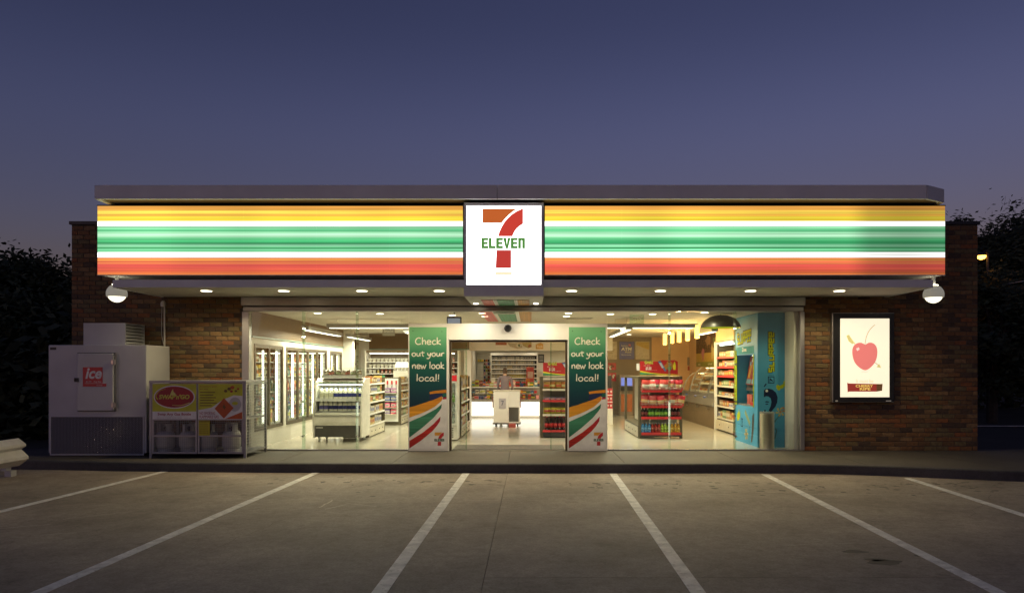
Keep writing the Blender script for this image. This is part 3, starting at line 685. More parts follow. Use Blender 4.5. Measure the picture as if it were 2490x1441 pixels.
# perforated metal skirt
gx0, gx1, gz0, gz1 = X(125,-.87), X(348,-.87), Z(1103,-.87), Z(1013,-.87)
mg = bpy.data.materials.new('diamond_pressed_metal'); mg.use_nodes = True; n = mg.node_tree.nodes; l = mg.node_tree.links; p = n['Principled BSDF']
p.inputs['Base Color'].default_value = (.22,.22,.24,1); p.inputs['Metallic'].default_value = .95; p.inputs['Roughness'].default_value = .22
tc = n.new('ShaderNodeTexCoord'); wv = n.new('ShaderNodeTexWave'); wv.inputs['Scale'].default_value = 18; wv.bands_direction = 'DIAGONAL'; l.new(tc.outputs['Object'], wv.inputs[0])
mp = n.new('ShaderNodeMapping'); mp.inputs['Scale'].default_value = (-1,1,1); l.new(tc.outputs['Object'], mp.inputs[0]); w2 = n.new('ShaderNodeTexWave'); w2.inputs['Scale'].default_value = 18; w2.bands_direction = 'DIAGONAL'; l.new(mp.outputs[0], w2.inputs[0])
ad = n.new('ShaderNodeMath'); ad.operation = 'MULTIPLY'; l.new(wv.outputs[1], ad.inputs[0]); l.new(w2.outputs[1], ad.inputs[1])
bm = n.new('ShaderNodeBump'); bm.inputs['Strength'].default_value = .8; bm.inputs['Distance'].default_value = .012; l.new(ad.outputs[0], bm.inputs['Height']); l.new(bm.outputs[0], p.inputs['Normal'])
kg = MB(); nr = 56; pts_ = []
for i in range(nr+1): pts_.append((gx0+(gx1-gx0)*i/nr, -.8715 if i % 2 else -.880))
kg.add([(x, y, gz0) for x, y in pts_] + [(x, y, gz1) for x, y in pts_], [(i, i+1, nr+2+i, nr+1+i) for i in range(nr)])
kg.build('kick_grille', mg, fz)
b = MB(); b.box(gx0-.02,gx0-.001,-.882,-.8705,gz0-.02,gz1+.02); b.box(gx1+.001,gx1+.02,-.882,-.8705,gz0-.02,gz1+.02); b.box(gx0-.001,gx1+.001,-.882,-.8705,gz1+.001,gz1+.02); b.box(gx0-.001,gx1+.001,-.882,-.8705,gz0-.02,gz0-.001); b.build('grille_frame', M_frz, fz)
# condenser housing with louvres to the right
ca, cc, cy0, cy1, cz0, cz1 = X(203,-.75), X(305,-.75), -.75, -.1, 1.947, Z(785,-.75)
cb_ = MB(); cb_.box(ca,cc-.05,cy0,cy1,cz0,cz1); cb_.box(cc-.05,cc,cy0,cy0+.02,cz0,cz1); cb_.box(cc-.05,cc,cy1-.02,cy1,cz0,cz1); cb_.box(cc-.05,cc,cy0+.02,cy1-.02,cz1-.018,cz1); cb_.box(cc-.05,cc,cy0+.02,cy1-.02,cz0,cz0+.018)
cb = cb_.build('condenser_housing', M_frz, fz)
MB().box(cc-.049,cc-.045,cy0+.021,cy1-.021,cz0+.02,cz1-.02).build('dark_back', M_black, cb)
for i in range(6):
    z = cz0+.03+i*(cz1-cz0-.05)/6
    MB().prism([(cc-.04,cy0+.02,z+.03),(cc-.002,cy0+.02,z),(cc-.002,cy0+.02,z+.012),(cc-.04,cy0+.02,z+.042)], [(cc-.04,cy1-.02,z+.03),(cc-.002,cy1-.02,z),(cc-.002,cy1-.02,z+.012),(cc-.04,cy1-.02,z+.042)]).build('louvre', M_frz, cb)

# conduit on the wall
cd = thing('cable_conduit', 'thin pale conduit with rounded cap on brick above the ice freezer', 'pipe', (-6.84,-.03,1.9))
xx = X(400,-.04)
MB().tube([(xx,-.04,1.2),(xx,-.04,Z(742,-.04))], .016, 8).build('pipe', M_soffit, cd)
MB().lathe((xx-.02,-.045,Z(745,-.04)), [(.045,0),(.048,.05),(.04,.085),(.02,.105)], 12).build('cap', M_soffit, cd, smooth=True)
MB().tube(smooth_line([(xx-.05,-.03,2.7),(xx-.06,-.03,2.4),(xx-.055,-.03,2.15),(xx-.02,-.03,1.98)]), .005, 5).build('cable', M_soffit, cd)

# ------------------------------------------------------------------ gas bottle cage
M_cage = mat('galvanised_cage', (.34,.34,.36), .45, .6, .12, 5)
cg = thing('gas_cage', 'galvanised gas bottle cage with two printed panels beside the ice freezer', 'cage', (-5.7,-.65,0))
x0, x1, y0, y1, zt = X(363,-1.17), X(598,-1.17), -1.17, -.16, Z(925,-1.17)
t_ = .04
for xx in (x0, x1-t_):
    for yy in (y0, y1-t_): MB().box(xx, xx+t_, yy, yy+t_, 0, zt-.04).build('post', M_cage, cg)
MB().box(x0-.005, x1+.005, y0-.005, y1+.005, zt-.04, zt).build('top_sheet', M_cage, cg, bev=.004)
MB().box(x0+.04, x1-.04, y0+.04, y1-.04, .085, .10).build('floor_shelf', M_cage, cg)
MB().box(x0+.04, x1-.04, y0+.04, y1-.04, .66, .672).build('upper_shelf', M_cage, cg)
def grid(fr, u0, u1, v0, v1, sp, w):
    b = MB(); k = int(round((u1-u0)/sp))
    for i in range(k+1): u = u0+(u1-u0)*i/k; b.rect(fr, u-w/2, u+w/2, v0, v1, 0, w)
    k = int(round((v1-v0)/sp))
    for i in range(k+1): v = v0+(v1-v0)*i/k; b.rect(fr, u0, u1, v-w/2, v+w/2, w, 2*w)
    return b
xm = X(480,-1.17)
for k, (a, c) in enumerate(((x0+.045, xm-.006),(xm+.006, x1-.045))):
    d = MB(); fz0, fz1 = .075, zt-.05; s = .03
    d.box(a,a+s,y0,y0+.03,fz0,fz1); d.box(c-s,c,y0,y0+.03,fz0,fz1); d.box(a+s,c-s,y0,y0+.03,fz0,fz0+s); d.box(a+s,c-s,y0,y0+.03,fz1-s,fz1)
    zm = Z(1019,-1.17); d.box(a+s,c-s,y0,y0+.03,zm-.015,zm+.012); zb_ = Z(1059,-1.17); d.box(a+s,c-s,y0,y0+.03,zb_-.015,zb_+.012)
    dd = d.build('cage_door', M_cage, cg)
    dd['label'] = ('mesh door under the red oval panel', 'mesh door under the warning panel')[k]
    grid(front(0,y0+.02,0), a+s, c-s, fz0+s, zm-.015, .032, .0035).build('wire_mesh', M_cage, dd)
    sa, sc, sz0, sz1 = a+.012, c-.012, zm+.004, fz1-.006
    fr = front(0, y0-.001, 0); W, H = sc-sa, sz1-sz0; U = lambda t: sa+t*W; V = lambda t: sz0+t*H
    b = MB()
    if k == 0:
        b.rect(fr, sa, sc, sz0, sz1, 0, .004, 0); b.rect(fr, sa, sc, V(.22), sz1, .004, .0045, 1)
        el = lambda rx, ry: [(U(.5)+rx*W*math.cos(q*math.pi/18), V(.63)+ry*H*math.sin(q*math.pi/18)) for q in range(36)]
        b.plate(fr, el(.47,.33), .0045, .005, 0); b.plate(fr, el(.445,.30), .005, .0056, 2)
        b.ribbon(fr, smooth_line([(U(.12),V(.56)),(U(.08),V(.66)),(U(.16),V(.8)),(U(.3),V(.86))]), .02, .0058, 1, .004)
        b.ribbon(fr, smooth_line([(U(.45),V(.40)),(U(.65),V(.39)),(U(.85),V(.47))]), .006, .0058, 3, .014)
        b.plate(fr, [(U(.40),V(.68)),(U(.43),V(.78)),(U(.47),V(.86)),(U(.48),V(.78)),(U(.52),V(.74)),(U(.54),V(.68))], .0056, .006, 3)
        put_text(b, fr, 'SWAP\'n\'GO', U(.15), U(.85), V(.57), V(.70), .0068, 3, .15, .04); put_text(b, fr, 'SWAP\'n\'GO', U(.155), U(.845), V(.575), V(.69), .0074, 1, .15, .01)
        put_text(b, fr, 'Swap Any Gas Bottle', U(.12), U(.88), V(.09), V(.18), .005, 2, 0, .02)
        put_text(b, fr, 'Phone 1300 000 000   www', U(.1), U(.88), V(.02), V(.055), .005, 4)
    else:
        b.rect(fr, sa, sc, sz0, sz1, 0, .004, 0)
        b.plate(fr, [(U(0),V(.26)),(U(.3),V(.33)),(U(.55),V(.55)),(U(.8),V(.68)),(U(1),V(.66)),(U(1),V(1)),(U(0),V(1))], .004, .0045, 1)
        b.plate(fr, [(U(.58),V(.02)),(U(.8),V(.32)),(U(.58),V(.6)),(U(.37),V(.3))], .0046, .0056, 5)
        b.plate(fr, [(U(.6),V(.0)+.004),(U(.995),V(.21)),(U(.995),V(.0)+.004)], .0046, .0056, 5)
        b.plate(fr, [(U(.83)+.14*W*math.cos(q*.35), V(.42)+.2*H*math.sin(q*.35)) for q in range(18)], .0046, .0052, 4)
        b.plate(fr, [(U(.83)+.07*W*math.cos(q*.35), V(.45)+.05*H*math.sin(q*.35)) for q in range(18)], .0054, .006, 1)
        for (cx_, cy_, r_, m_) in ((.7,.86,.045,6),(.77,.9,.05,5),(.62,.8,.04,6),(.75,.79,.035,2),(.85,.8,.03,6),(.9,.86,.03,5)):
            b.plate(fr, [(U(cx_)+r_*W*math.cos(q*.6), V(cy_)+r_*W*.8*math.sin(q*.6)) for q in range(10)], .0047, .0055, m_)
        b.plate(fr, [(U(.55),V(.34)),(U(.58),V(.44)),(U(.6),V(.38)),(U(.63),V(.34)),(U(.59),V(.28))], .0058, .0064, 6)
        put_text(b, fr, 'Swapping is quick', U(.03), U(.42), V(.90), V(.95), .005, 2); put_text(b, fr, 'and easy', U(.03), U(.22), V(.83), V(.88), .005, 2)
        for q in range(6): b.rect(fr, U(.04), U((.38,.34,.4,.36,.42,.3)[q]), V(.75-q*.075), V(.775-q*.075), .0046, .005, 6)
        put_text(b, fr, 'NO SMOKING', U(.03), U(.38), V(.13), V(.21), .005, 2); put_text(b, fr, 'FLAMMABLE GAS', U(.03), U(.46), V(.03), V(.11), .005, 2)
    b.build('printed_panel', [M_white_print, mat('lime_print', (.58,.60,.03), .4), mat('deep_red_print', (.36,.012,.02), .4), mat('pale_yellow_print', (.75,.70,.2), .4), mat('grey_print', (.5,.5,.5), .4), mat('diamond_orange_print', (.5,.09,.015), .4), mat('brown_print', (.16,.09,.02), .5)], dd)
    if k == 1:
        b = MB(); b.rect(fr, a+.02, a+.21, Z(1058,-1.17), Z(1021,-1.17), .002, .006, 0); b.rect(fr, a+.03, a+.2, Z(1025,-1.17), Z(1023,-1.17), .006, .0066, 1)
        for q in range(5): b.rect(fr, a+.03, a+.18, Z(1032+q*5,-1.17), Z(1031+q*5,-1.17), .006, .0066, 1)
        b.build('price_card', [mat('card_yellow', (.5,.45,.02), .5), mat('brown_print', (.16,.09,.02), .5)], dd)
sd = grid(rightf(x1-.02,0,0), y0+.04, y1-.04, .1, zt-.06, .05, .007).build('side_mesh', M_cage, cg)
for z in (.075, .66, zt-.07): MB().box(x1-.035, x1-.008, y0+.041, y1-.041, z, z+.025).build('side_rail', M_cage, cg)
grid(rightf(x0+.02,0,0), y0+.04, y1-.04, .1, zt-.06, .05, .005).build('side_mesh', M_cage, cg)
# gas bottles
def gas_bottle():
    b = MB()
    b.lathe((0,0,0), [(.125,0),(.13,.05),(.10,.055)], 18)
    b.lathe((0,0,.04), [(.08,0),(.135,.02),(.155,.06),(.155,.22),(.145,.26),(.11,.295),(.05,.31)], 20)
    pts = [(.095*math.cos(R(q)), .095*math.sin(R(q))) for q in range(-60, 241, 20)]
    o = [(p[0]*1.04, p[1]*1.04) for p in pts]
    for i in range(len(pts)-1): b.prism([pts[i]+(.32,),pts[i+1]+(.32,),o[i+1]+(.32,),o[i]+(.32,)], [pts[i]+(.465,),pts[i+1]+(.465,),o[i+1]+(.465,),o[i]+(.465,)])
    b.cyl((0,0,.34), .02, .09, 8, 1); b.cyl((0,-.05,.40), .018, .06, 8, 1, 'y')
    return b.build('gas_bottle', [mat('bottle_enamel', (.55,.55,.52), .4, 0, .12, 6), M_dark], None, smooth=True)
gb = gas_bottle(); used = False
spots = [(px, -.98, .1, 'white gas bottle on the cage floor, %s' % w) for px, w in ((403,'first from the freezer side'),(459,'second from the freezer side'),(507,'behind the yellow card'),(563,'nearest the open mesh side'))]
spots += [(563, -.62, .1, 'white gas bottle on the cage floor in the row behind'),(475,-.62,.1,'white gas bottle on the cage floor in the row behind'),(566,-.9,.673,'white gas bottle on the upper cage shelf behind the warning panel'),(556,-.5,.673,'white gas bottle on the upper cage shelf near the wall')]
for i, (px, yy, zz, lb) in enumerate(spots):
    o = gb if i == 0 else dup(gb, (0,0,0), rz=rnd.uniform(-.5,.5)); o.location = (X(px,yy), yy, zz); tag(o, lb, 'gas bottle', 'gas bottles in the cage')

# ------------------------------------------------------------------ guard rail at the left kerb
gr = thing('guard_rail', 'white corrugated steel guard rail on short post at the left edge', 'barrier', (-8.1,-2.2,-.15))
outer = [(-8.13+x, z) for x, z in ((0,.425),(.115,.34),(.12,.30),(.045,.25),(.155,.145),(.16,.10),(.075,.035),(.01,-.01))]; inner = [(x-.012, z) for x, z in outer][::-1]
ring = outer + inner
b = MB(); b.prism([(x, -2.08, z) for x, z in ring], [(x, -7.5, z) for x, z in ring]); b.build('beam', mat('rail_white', (.74,.73,.70), .5, 0, .12, 4, .1, 20), gr)
for yy in (-2.25, -4.4): MB().box(-8.16,-8.06,yy-.1,yy+.02,-.152,-.06).build('post', M_frz, gr); MB().box(-8.22,-8.14,yy-.1,yy+.02,-.06,.36).build('post', M_frz, gr)

# ------------------------------------------------------------------ trees
M_leafs = [mat('leaf_dark', (.035,.05,.022), .7, 0, .3, 2), mat('leaf_mid', (.06,.075,.03), .7, 0, .3, 2)]
M_bark = mat('bark', (.06,.05,.04), .9, 0, .3, 8, .6, 20)
def tree(x, y, h, r, label, seed, cr=.62, nclump=60, leaf=.12, per=260):
    q = random.Random(seed); t = thing('tree', label, 'tree', (x,y,-.2), 'dark trees around the shop')
    tr = MB(); th = h*.55; lean = q.uniform(-.4,.4)
    tr.tube([(x,y,-.3),(x+lean*.3,y,th*.5),(x+lean,y,th)], h*.035, 7, 0, h*.018)
    cl = []
    for i in range(nclump):
        a = q.uniform(0, 2*math.pi); zz = q.uniform(-1, 1); k = q.uniform(.45, 1)**.6; s = math.sqrt(max(0, 1-zz*zz))
        cl.append(Vector((x+lean+math.cos(a)*s*r*k, y+math.sin(a)*s*r*k, h-h*cr/2+zz*h*cr/2*k*.92)))
    for c_ in cl[:10]: tr.tube([(x+lean*.8,y,th*.75),((x+lean+c_.x)/2,(y+c_.y)/2,(th+c_.z)/2),tuple(c_)], h*.014, 5, 0, .015)
    tr.build('trunk', M_bark, t)
    vs = []; fs = []; ms = []
    for c_ in cl:
        R_ = q.uniform(.16, .3)*r+.08
        for _ in range(per):
            p_ = c_ + Vector((q.gauss(0,R_*.55), q.gauss(0,R_*.55), q.gauss(0,R_*.42)))
            u_ = Vector((q.gauss(0,1),q.gauss(0,1),q.gauss(0,.6))).normalized(); w_ = u_.orthogonal().normalized(); s_ = leaf*q.uniform(.5,1.2)
            k = len(vs); vs += [tuple(p_-u_*s_), tuple(p_+w_*s_*.4), tuple(p_+u_*s_), tuple(p_-w_*s_*.4)]; fs.append((k,k+1,k+2,k+3)); ms.append(q.random() < .4)
    for c_ in cl:                                                   # inner sprays of larger leaves close the crown
        for _ in range(26):
            p_ = c_*.88 + Vector((x+lean, y, h-h*cr/2))*.12 + Vector((q.gauss(0,.22),q.gauss(0,.22),q.gauss(0,.18)))*r*.3
            u_ = Vector((q.gauss(0,1),q.gauss(0,1),q.gauss(0,.6))).normalized(); w_ = u_.orthogonal().normalized(); s_ = q.uniform(.2,.34)
            k = len(vs); vs += [tuple(p_-u_*s_), tuple(p_+w_*s_*.55), tuple(p_+u_*s_), tuple(p_-w_*s_*.55)]; fs.append((k,k+1,k+2,k+3)); ms.append(0)
    b = MB(); b.v = vs; b.f = fs; b.m = [int(k) for k in ms]; b.c = [None]*len(fs); b.build('crown', M_leafs, t)
tree(-15.4, 8, 5.0, 2.3, 'rounded dark tree just left of the brick wall', 11, .8)
tree(-18.3, 6.5, 4.7, 2.6, 'low dark tree at the far left edge of the picture', 12, .85)
tree(-13.6, 11, 4.6, 2.0, 'small dark tree half hidden behind the left brick wall', 13, .85)
tree(-21.5, 13, 6.2, 3.2, 'broad dark tree farthest back on the left', 14, .8)
tree(18.4, 12, 7.2, 3.0, 'tall dark tree behind the orange street lamp', 21, .8, 130, .12, 420)
tree(15.5, 14, 7.5, 1.5, 'slender open tree rising beside the roof corner', 22, .45, 18, .1, 170)
tree(21.5, 15, 7.3, 3.4, 'broad dark tree at the far right edge of the picture', 23, .85, 130, .12, 420)
tree(14.6, 9.5, 4.6, 1.9, 'low dark tree against the right brick wall', 24, .85)
def shrubs(name, x0, x1, y, h, label, seed, n=16000):
    q = random.Random(seed); b = MB()
    for _ in range(n):
        xx = q.uniform(x0,x1); hh = h*(.72+.28*math.sin(xx*1.3+seed)*math.sin(xx*.47)); p_ = Vector((xx, y+q.gauss(0,.8), -.2+hh*q.random()**.8))
        u_ = Vector((q.gauss(0,1),q.gauss(0,1),q.gauss(0,.6))).normalized(); w_ = u_.orthogonal().normalized(); s_ = q.uniform(.12,.24)
        k = len(b.v); b.v += [tuple(p_-u_*s_), tuple(p_+w_*s_*.5), tuple(p_+u_*s_), tuple(p_-w_*s_*.5)]; b.f.append((k,k+1,k+2,k+3)); b.m.append(int(q.random() < .35)); b.c.append(None)
    o = stuff(b.build(name, M_leafs)); o['label'] = label; o['category'] = 'shrubs'
shrubs('shrubbery', -30, -10.5, 5, 3.4, 'dark shrubbery beyond the car park on the left', 3)
shrubs('shrubbery', -60, -10, 16, 5.0, 'distant dark shrubbery behind the left trees', 4, 22000)
shrubs('shrubbery', 10.5, 60, 19, 4.2, 'distant dark shrubbery behind the right trees', 5, 22000)

# street lamp behind the right wall
sp_ = thing('street_lamp', 'small orange street lamp glowing against the trees on the right', 'street lamp', (X(2400,10),10,-.2))
lx, lz = X(2384,10), Z(625,10)
MB().tube([(X(2402,10),10,-.3),(X(2402,10),10,lz+.1),(X(2396,10),10,lz+.2),(lx+.05,9.95,lz+.14)], .05, 8, 0, .035).build('pole', M_dark, sp_)
MB().lathe((lx,9.95,lz+.04), [(.13,0),(.11,.06),(.04,.1)], 12).build('lamp_head', M_dark, sp_, smooth=True)
MB().lathe((lx,9.95,lz), [(.05,-.08),(.12,-.04),(.14,.035)], 12).build('lens', emis('sodium_lens', (1.0,.40,.06), 9), sp_, smooth=True)
ow = MB(); ow.tube(smooth_line([(X(2400,10),10.1,Z(702,10)),(X(2450,9),9,Z(690,9)),(X(2560,7),7,Z(672,7))]), .012, 4)
tag(ow.build('overhead_wire', M_fascia), 'thin wire running off to the right from the street lamp pole', 'wire')

# ================================================================== inside the shop
struct(MB().box(-5.27,5.42,.06,12.1,-.02,.004).build('shop_floor', M_floor))
struct(MB().box(-6.6,5.42,.25,12.1,2.632,2.70).build('ceiling', M_ceil))
# left wall: cold room front with door openings
BANK = [(.30,1.86,2),(2.14,5.22,4),(5.62,6.72,2)]
wl_ = MB(); z0, z1 = .36, 1.98; prev = .06
for a, c, n_ in BANK: wl_.box(-5.42,-5.27,prev,a,0,2.13); wl_.box(-5.42,-5.27,a,c,0,z0); wl_.box(-5.42,-5.27,a,c,z1,2.13); prev = c
wl_.box(-5.42,-5.27,prev,9.1,0,2.13)
wl = struct(wl_.build('wall_left', M_wall))
MB().box(-5.42,-5.255,.10,6.9,2.131,2.63).build('brown_band', M_brown, wl)
MB().box(-5.254,-5.235,.10,6.9,2.125,2.15).build('teal_strip', mat('teal_trim', (.10,.22,.18), .4), wl)
MB().box(-5.27,-5.0,6.9,7.15,0,2.63).build('column', M_wall, wl)
wb_ = MB(); wb_.box(-5.42,-1.9,9.1,9.3,0,2.63)
wb = struct(wb_.build('wall_back', M_wall))
MB().box(-5.0,-1.9,9.03,9.09,2.17,2.63).build('brown_band', M_brown, wb)
MB().box(-5.0,-1.9,9.01,9.03,2.14,2.17).build('teal_strip', MATS['teal_trim'], wb)
wc = struct(MB().box(-1.9,2.62,11.9,12.1,0,2.63).build('wall_counter', M_wall))
MB().box(-2.06,-1.9,9.3,11.9,0,2.63).build('side_return', M_wall, wc)
MB().box(-2.06,-1.84,9.0,9.28,0,2.12).build('pilaster', M_white, wc)
MB().box(-1.89,2.62,9.72,9.9,2.13,2.63).build('bulkhead', M_wall, wc)
wr_ = struct(MB().box(5.4,5.56,2.2,12.1,0,2.63).build('wall_right', M_orange))
MB().box(4.95,5.06,.07,.56,0,2.63).build('entry_return', M_wall, wr_)
MB().box(2.62,4.12,11.25,11.45,0,2.63).build('taupe_panelling', M_taupe, wr_)
MB().box(4.12,5.4,11.25,11.45,0,2.63).build('end_wall', M_orange, wr_)
MB().box(4.7,5.4,3.2,4.9,2.22,2.63).build('bulkhead', M_orange, wr_)
# cold room behind the glass doors
struct(MB().box(-6.62,-6.55,.06,9.1,0,2.63).build('wall_coldroom', mat('coldroom_white', (.6,.62,.6), .5)))

# ---- product kit
def mk(name, b, mats, smooth=False):
    o = b.build(name, mats, None, smooth); me = o.data
    C.objects.unlink(o); bpy.data.objects.remove(o); return me
MOD = {}
def prod(name, me, loc, label, cat, group, rz=0, sc=None):
    o = bpy.data.objects.new(name, me); C.objects.link(o); o.location = loc; o.rotation_euler = (0,0,rz)
    if sc: o.scale = sc
    return tag(o, label, cat, group)
def plain(name, c, rough=.4): return mat('p_' + name, c, rough, 0, .15, 14)
def bottle_mesh(r, h, body, label, cap, fat=.5):
    b = MB(); b.lathe((0,0,0), [(r*.85,0),(r,h*.03),(r,h*.22)], 12, 0); b.lathe((0,0,h*.22), [(r*1.01,0),(r*1.01,h*.3)], 12, 1)
    b.lathe((0,0,h*.52), [(r,0),(r*.95,h*.1),(r*.5,h*.28),(r*.32,h*.36),(r*.32,h*.4)], 12, 0); b.lathe((0,0,h*.92), [(r*.38,0),(r*.38,h*.08)], 10, 2)
    return mk('bottle', b, [body, label, cap], True)
def milk_mesh(label):
    b = MB(); w = .043
    b.box(-w,w,-w,w,0,.04); b.box(-w-.001,w+.001,-w-.001,w+.001,.04,.115,1); b.box(-w,w,-w,w,.115,.15)
    b.prism([(-w,-w,.15),(w,-w,.15),(w,w,.15),(-w,w,.15)],[(-.026,-.026,.215),(.026,-.026,.215),(.026,.026,.215),(-.026,.026,.215)])
    b.tube([(-.02,-.03,.205),(-.03,-.046,.185),(-.034,-.046,.14)], .009, 6); b.cyl((0,0,.215), .021, .022, 10, 2)
    return mk('milk_bottle', b, [plain('milk_plastic', (.72,.71,.60)), label, plain('cap_blue', (.04,.06,.22))])
def bag_mesh(w, h, d, mats):
    b = MB(); n = 6; ring = []
    rows = [(0,.1),(.08,.9),(.35,1),(.65,.95),(.9,.5),(1,.06)]
    vs = []; fs = []
    for t, k in rows:
        for i in range(12):
            a = 2*math.pi*i/12; e = .75
            cx_ = math.copysign(abs(math.cos(a))**e, math.cos(a)); sy_ = math.copysign(abs(math.sin(a))**e, math.sin(a))
            vs.append((cx_*w/2*(1.0 if t in (0,1) else .97+.03*math.sin(i*3+t*9)), sy_*d/2*k, t*h))
    ms = []
    for j in range(len(rows)-1):
        for i in range(12): fs.append((j*12+i, j*12+(i+1) % 12, (j+1)*12+(i+1) % 12, (j+1)*12+i)); ms.append(1 if j == 2 and i in (7,8,9,10) else 0)
    b.v = vs; b.f = fs; b.m = ms; b.c = [None]*len(fs)
    return mk('bag', b, mats, True)
def box_mesh(w, d, h, mats):
    b = MB(); b.box(-w/2,w/2,-d/2,d/2,0,h); b.rect(front(0,-d/2,0), -w*.42, w*.42, h*.3, h*.72, 0, .001, 1); b.rect(front(0,-d/2,0), -w*.3, w*.3, h*.42, h*.58, .001, .0016, 2)
    b.rect(rightf(w/2,0,0), -d*.4, d*.4, h*.3, h*.72, 0, .001, 1); b.rect(leftf(-w/2,0,0), -d*.4, d*.4, h*.3, h*.72, 0, .001, 1)
    return mk('packet', b, mats)
GOODS = colattr('goods_colours', .45)
PAL = [lin(*c) for c in ((180,40,35),(225,190,60),(60,110,60),(230,225,205),(60,70,130),(200,120,50),(120,70,40),(205,205,190),(90,140,150),(215,150,150),(70,60,50),(170,170,60))]
def goods(b, x, y, z, w, d, h, q, kind=None):
    """one shelf item: a can, bottle or carton of its own colour"""
    c1 = q.choice(PAL); c2 = q.choice(PAL); k = kind or q.choice(('box','bottle','box'))
    if k == 'bottle':
        r = min(w, d)*.45; b.col = c1; b.lathe((x,y,z), [(r,0),(r,h*.25)], 8); b.col = c2; b.lathe((x,y,z+h*.25), [(r*1.02,0),(r*1.02,h*.3)], 8)
        b.col = c1; b.lathe((x,y,z+h*.55), [(r,0),(r*.4,h*.3),(r*.38,h*.38)], 8); b.col = q.choice(PAL); b.cyl((x,y,z+h*.93), r*.45, h*.07, 8)
    else:
        b.col = c1; b.box(x-w*.46,x+w*.46,y-d*.46,y+d*.46,z,z+h); b.col = c2
        b.box(x-w*.4,x+w*.4,y-d*.46-.001,y+d*.46+.001,z+h*.3,z+h*.7); b.box(x-w*.46-.001,x+w*.46+.001,y-d*.4,y+d*.4,z+h*.3,z+h*.7)
    b.col = None
TUBE = emis('cold_tube', (1,.97,.84), 5.0)
M_cframe = mat('cooler_frame_bronze', (.13,.11,.075), .4, .5)
for bi, (a, c, n_) in enumerate(BANK):
    t = thing('display_cooler', ('two door glass drinks cooler nearest the shop window','four door glass drinks cooler in the middle of the left wall','narrow glass door cooler at the far end of the left wall')[bi], 'cooler', (-5.4,(a+c)/2,.36), 'glass door coolers in the left wall')
    z0, z1 = .36, 1.98; s = .04
    b = MB(); b.box(-5.285,-5.255,a-.03,a,z0-.03,z1+.03); b.box(-5.285,-5.255,c,c+.03,z0-.03,z1+.03); b.box(-5.285,-5.255,a,c,z1,z1+.03); b.box(-5.285,-5.255,a,c,z0-.03,z0); b.build('surround', M_cframe, t)
    w = (c-a)/n_
    for k in range(n_):
        y0, y1 = a+k*w+.004, a+(k+1)*w-.004
        d = MB(); d.box(-5.30,-5.262,y0,y0+s,z0,z1); d.box(-5.30,-5.262,y1-s,y1,z0,z1); d.box(-5.30,-5.262,y0+s,y1-s,z0,z0+s); d.box(-5.30,-5.262,y0+s,y1-s,z1-s,z1)
        do = d.build('door', M_cframe, t)
        MB().box(-5.285,-5.279,y0+s,y1-s,z0+s,z1-s).build('pane', M_glass, do)
        MB().tube([(-5.255,y0+.06,1.0),(-5.23,y0+.06,1.04),(-5.23,y0+.06,1.26),(-5.255,y0+.06,1.3)], .009, 6).build('handle', M_steel, do)
        MB().cyl((-5.37,y1-.07,z0+.08), .02, z1-z0-.16, 8).build('light_tube', TUBE, t)
    for zz in (.42,.74,1.06,1.38,1.68):
        MB().box(-6.0,-5.45,a,c,zz-.02,zz).build('shelf', M_shelf, t)
    b = MB(); q = random.Random(40+bi)
    for zz, hh in ((.42,.27),(.74,.27),(1.06,.26),(1.38,.25),(1.68,.22)):
        y = a+.05
        while y < c-.05:
            ww = q.uniform(.07,.1); h2 = hh*q.uniform(.7,1); kd = 'bottle' if zz > .5 and q.random() < .75 else 'box'
            for k in range(q.randint(1,3)):
                if y > c-.05: break
                st_ = q.getstate(); goods(b, -5.51, y, zz, ww, ww, h2, q, kd); q.setstate(st_); goods(b, -5.62, y, zz, ww, ww, h2, q, kd); y += ww*1.02
    o = b.build('chilled_drinks', GOODS); stuff(o); o['label'] = ('bottles and cartons behind the two door cooler glass','bottles and cartons behind the four door cooler glass','bottles and cartons behind the far cooler glass')[bi]; o['category'] = 'drinks'

# ---- ceiling lights
def linear(x0, x1, y0, y1, label, en, hang=2.44):
    t = thing('linear_pendant', label, 'lamp', ((x0+x1)/2,(y0+y1)/2,hang), 'long grey linear lights hanging from the shop ceiling')
    MB().box(x0,x1,y0,y1,hang,hang+.085).build('housing', M_alu, t, bev=.006)
    lx_, ly_ = x1-x0, y1-y0; n_ = max(1, int(round(max(lx_, ly_)/1.5)))
    for i in range(n_):
        if lx_ > ly_: r_ = (x0+.06+(lx_-.06)*i/n_, x0+(lx_-.06)*(i+1)/n_, y0+.03, y1-.03)
        else: r_ = (x0+.03, x1-.03, y0+.06+(ly_-.06)*i/n_, y0+(ly_-.06)*(i+1)/n_)
        MB().box(*r_, hang-.012, hang-.001).build('diffuser', emis('pendant_diffuser', (1,.95,.78), 3.2), t)
        light('pendant_light', 'AREA', ((r_[0]+r_[1])/2,(r_[2]+r_[3])/2,hang-.02), en*max(r_[1]-r_[0], r_[3]-r_[2]), NEUT, t, shape='RECTANGLE', size=r_[1]-r_[0], size_y=r_[3]-r_[2])
    for k in (.12,.88):
        px_, py_ = (x0+lx_*k, (y0+y1)/2) if lx_ > ly_ else ((x0+x1)/2, y0+ly_*k)
        MB().cyl((px_,py_,hang+.085), .004, 2.632-hang-.085, 5).build('hanger', M_steel, t)
EN = 30
linear(X(795,2.5), X(1000,2.5), 2.45, 2.6, 'linear light parallel to the window left of the entrance', EN)
linear(X(1470,2.5), X(1690,2.5), 2.45, 2.6, 'linear light parallel to the window right of the entrance', EN)
linear(-4.87,-4.72, 1.9, 4.75, 'near linear light running back beside the drinks coolers', EN, 2.36)
linear(-4.75,-4.6, 5.1, 7.6, 'far linear light running back beside the drinks coolers', EN, 2.36)
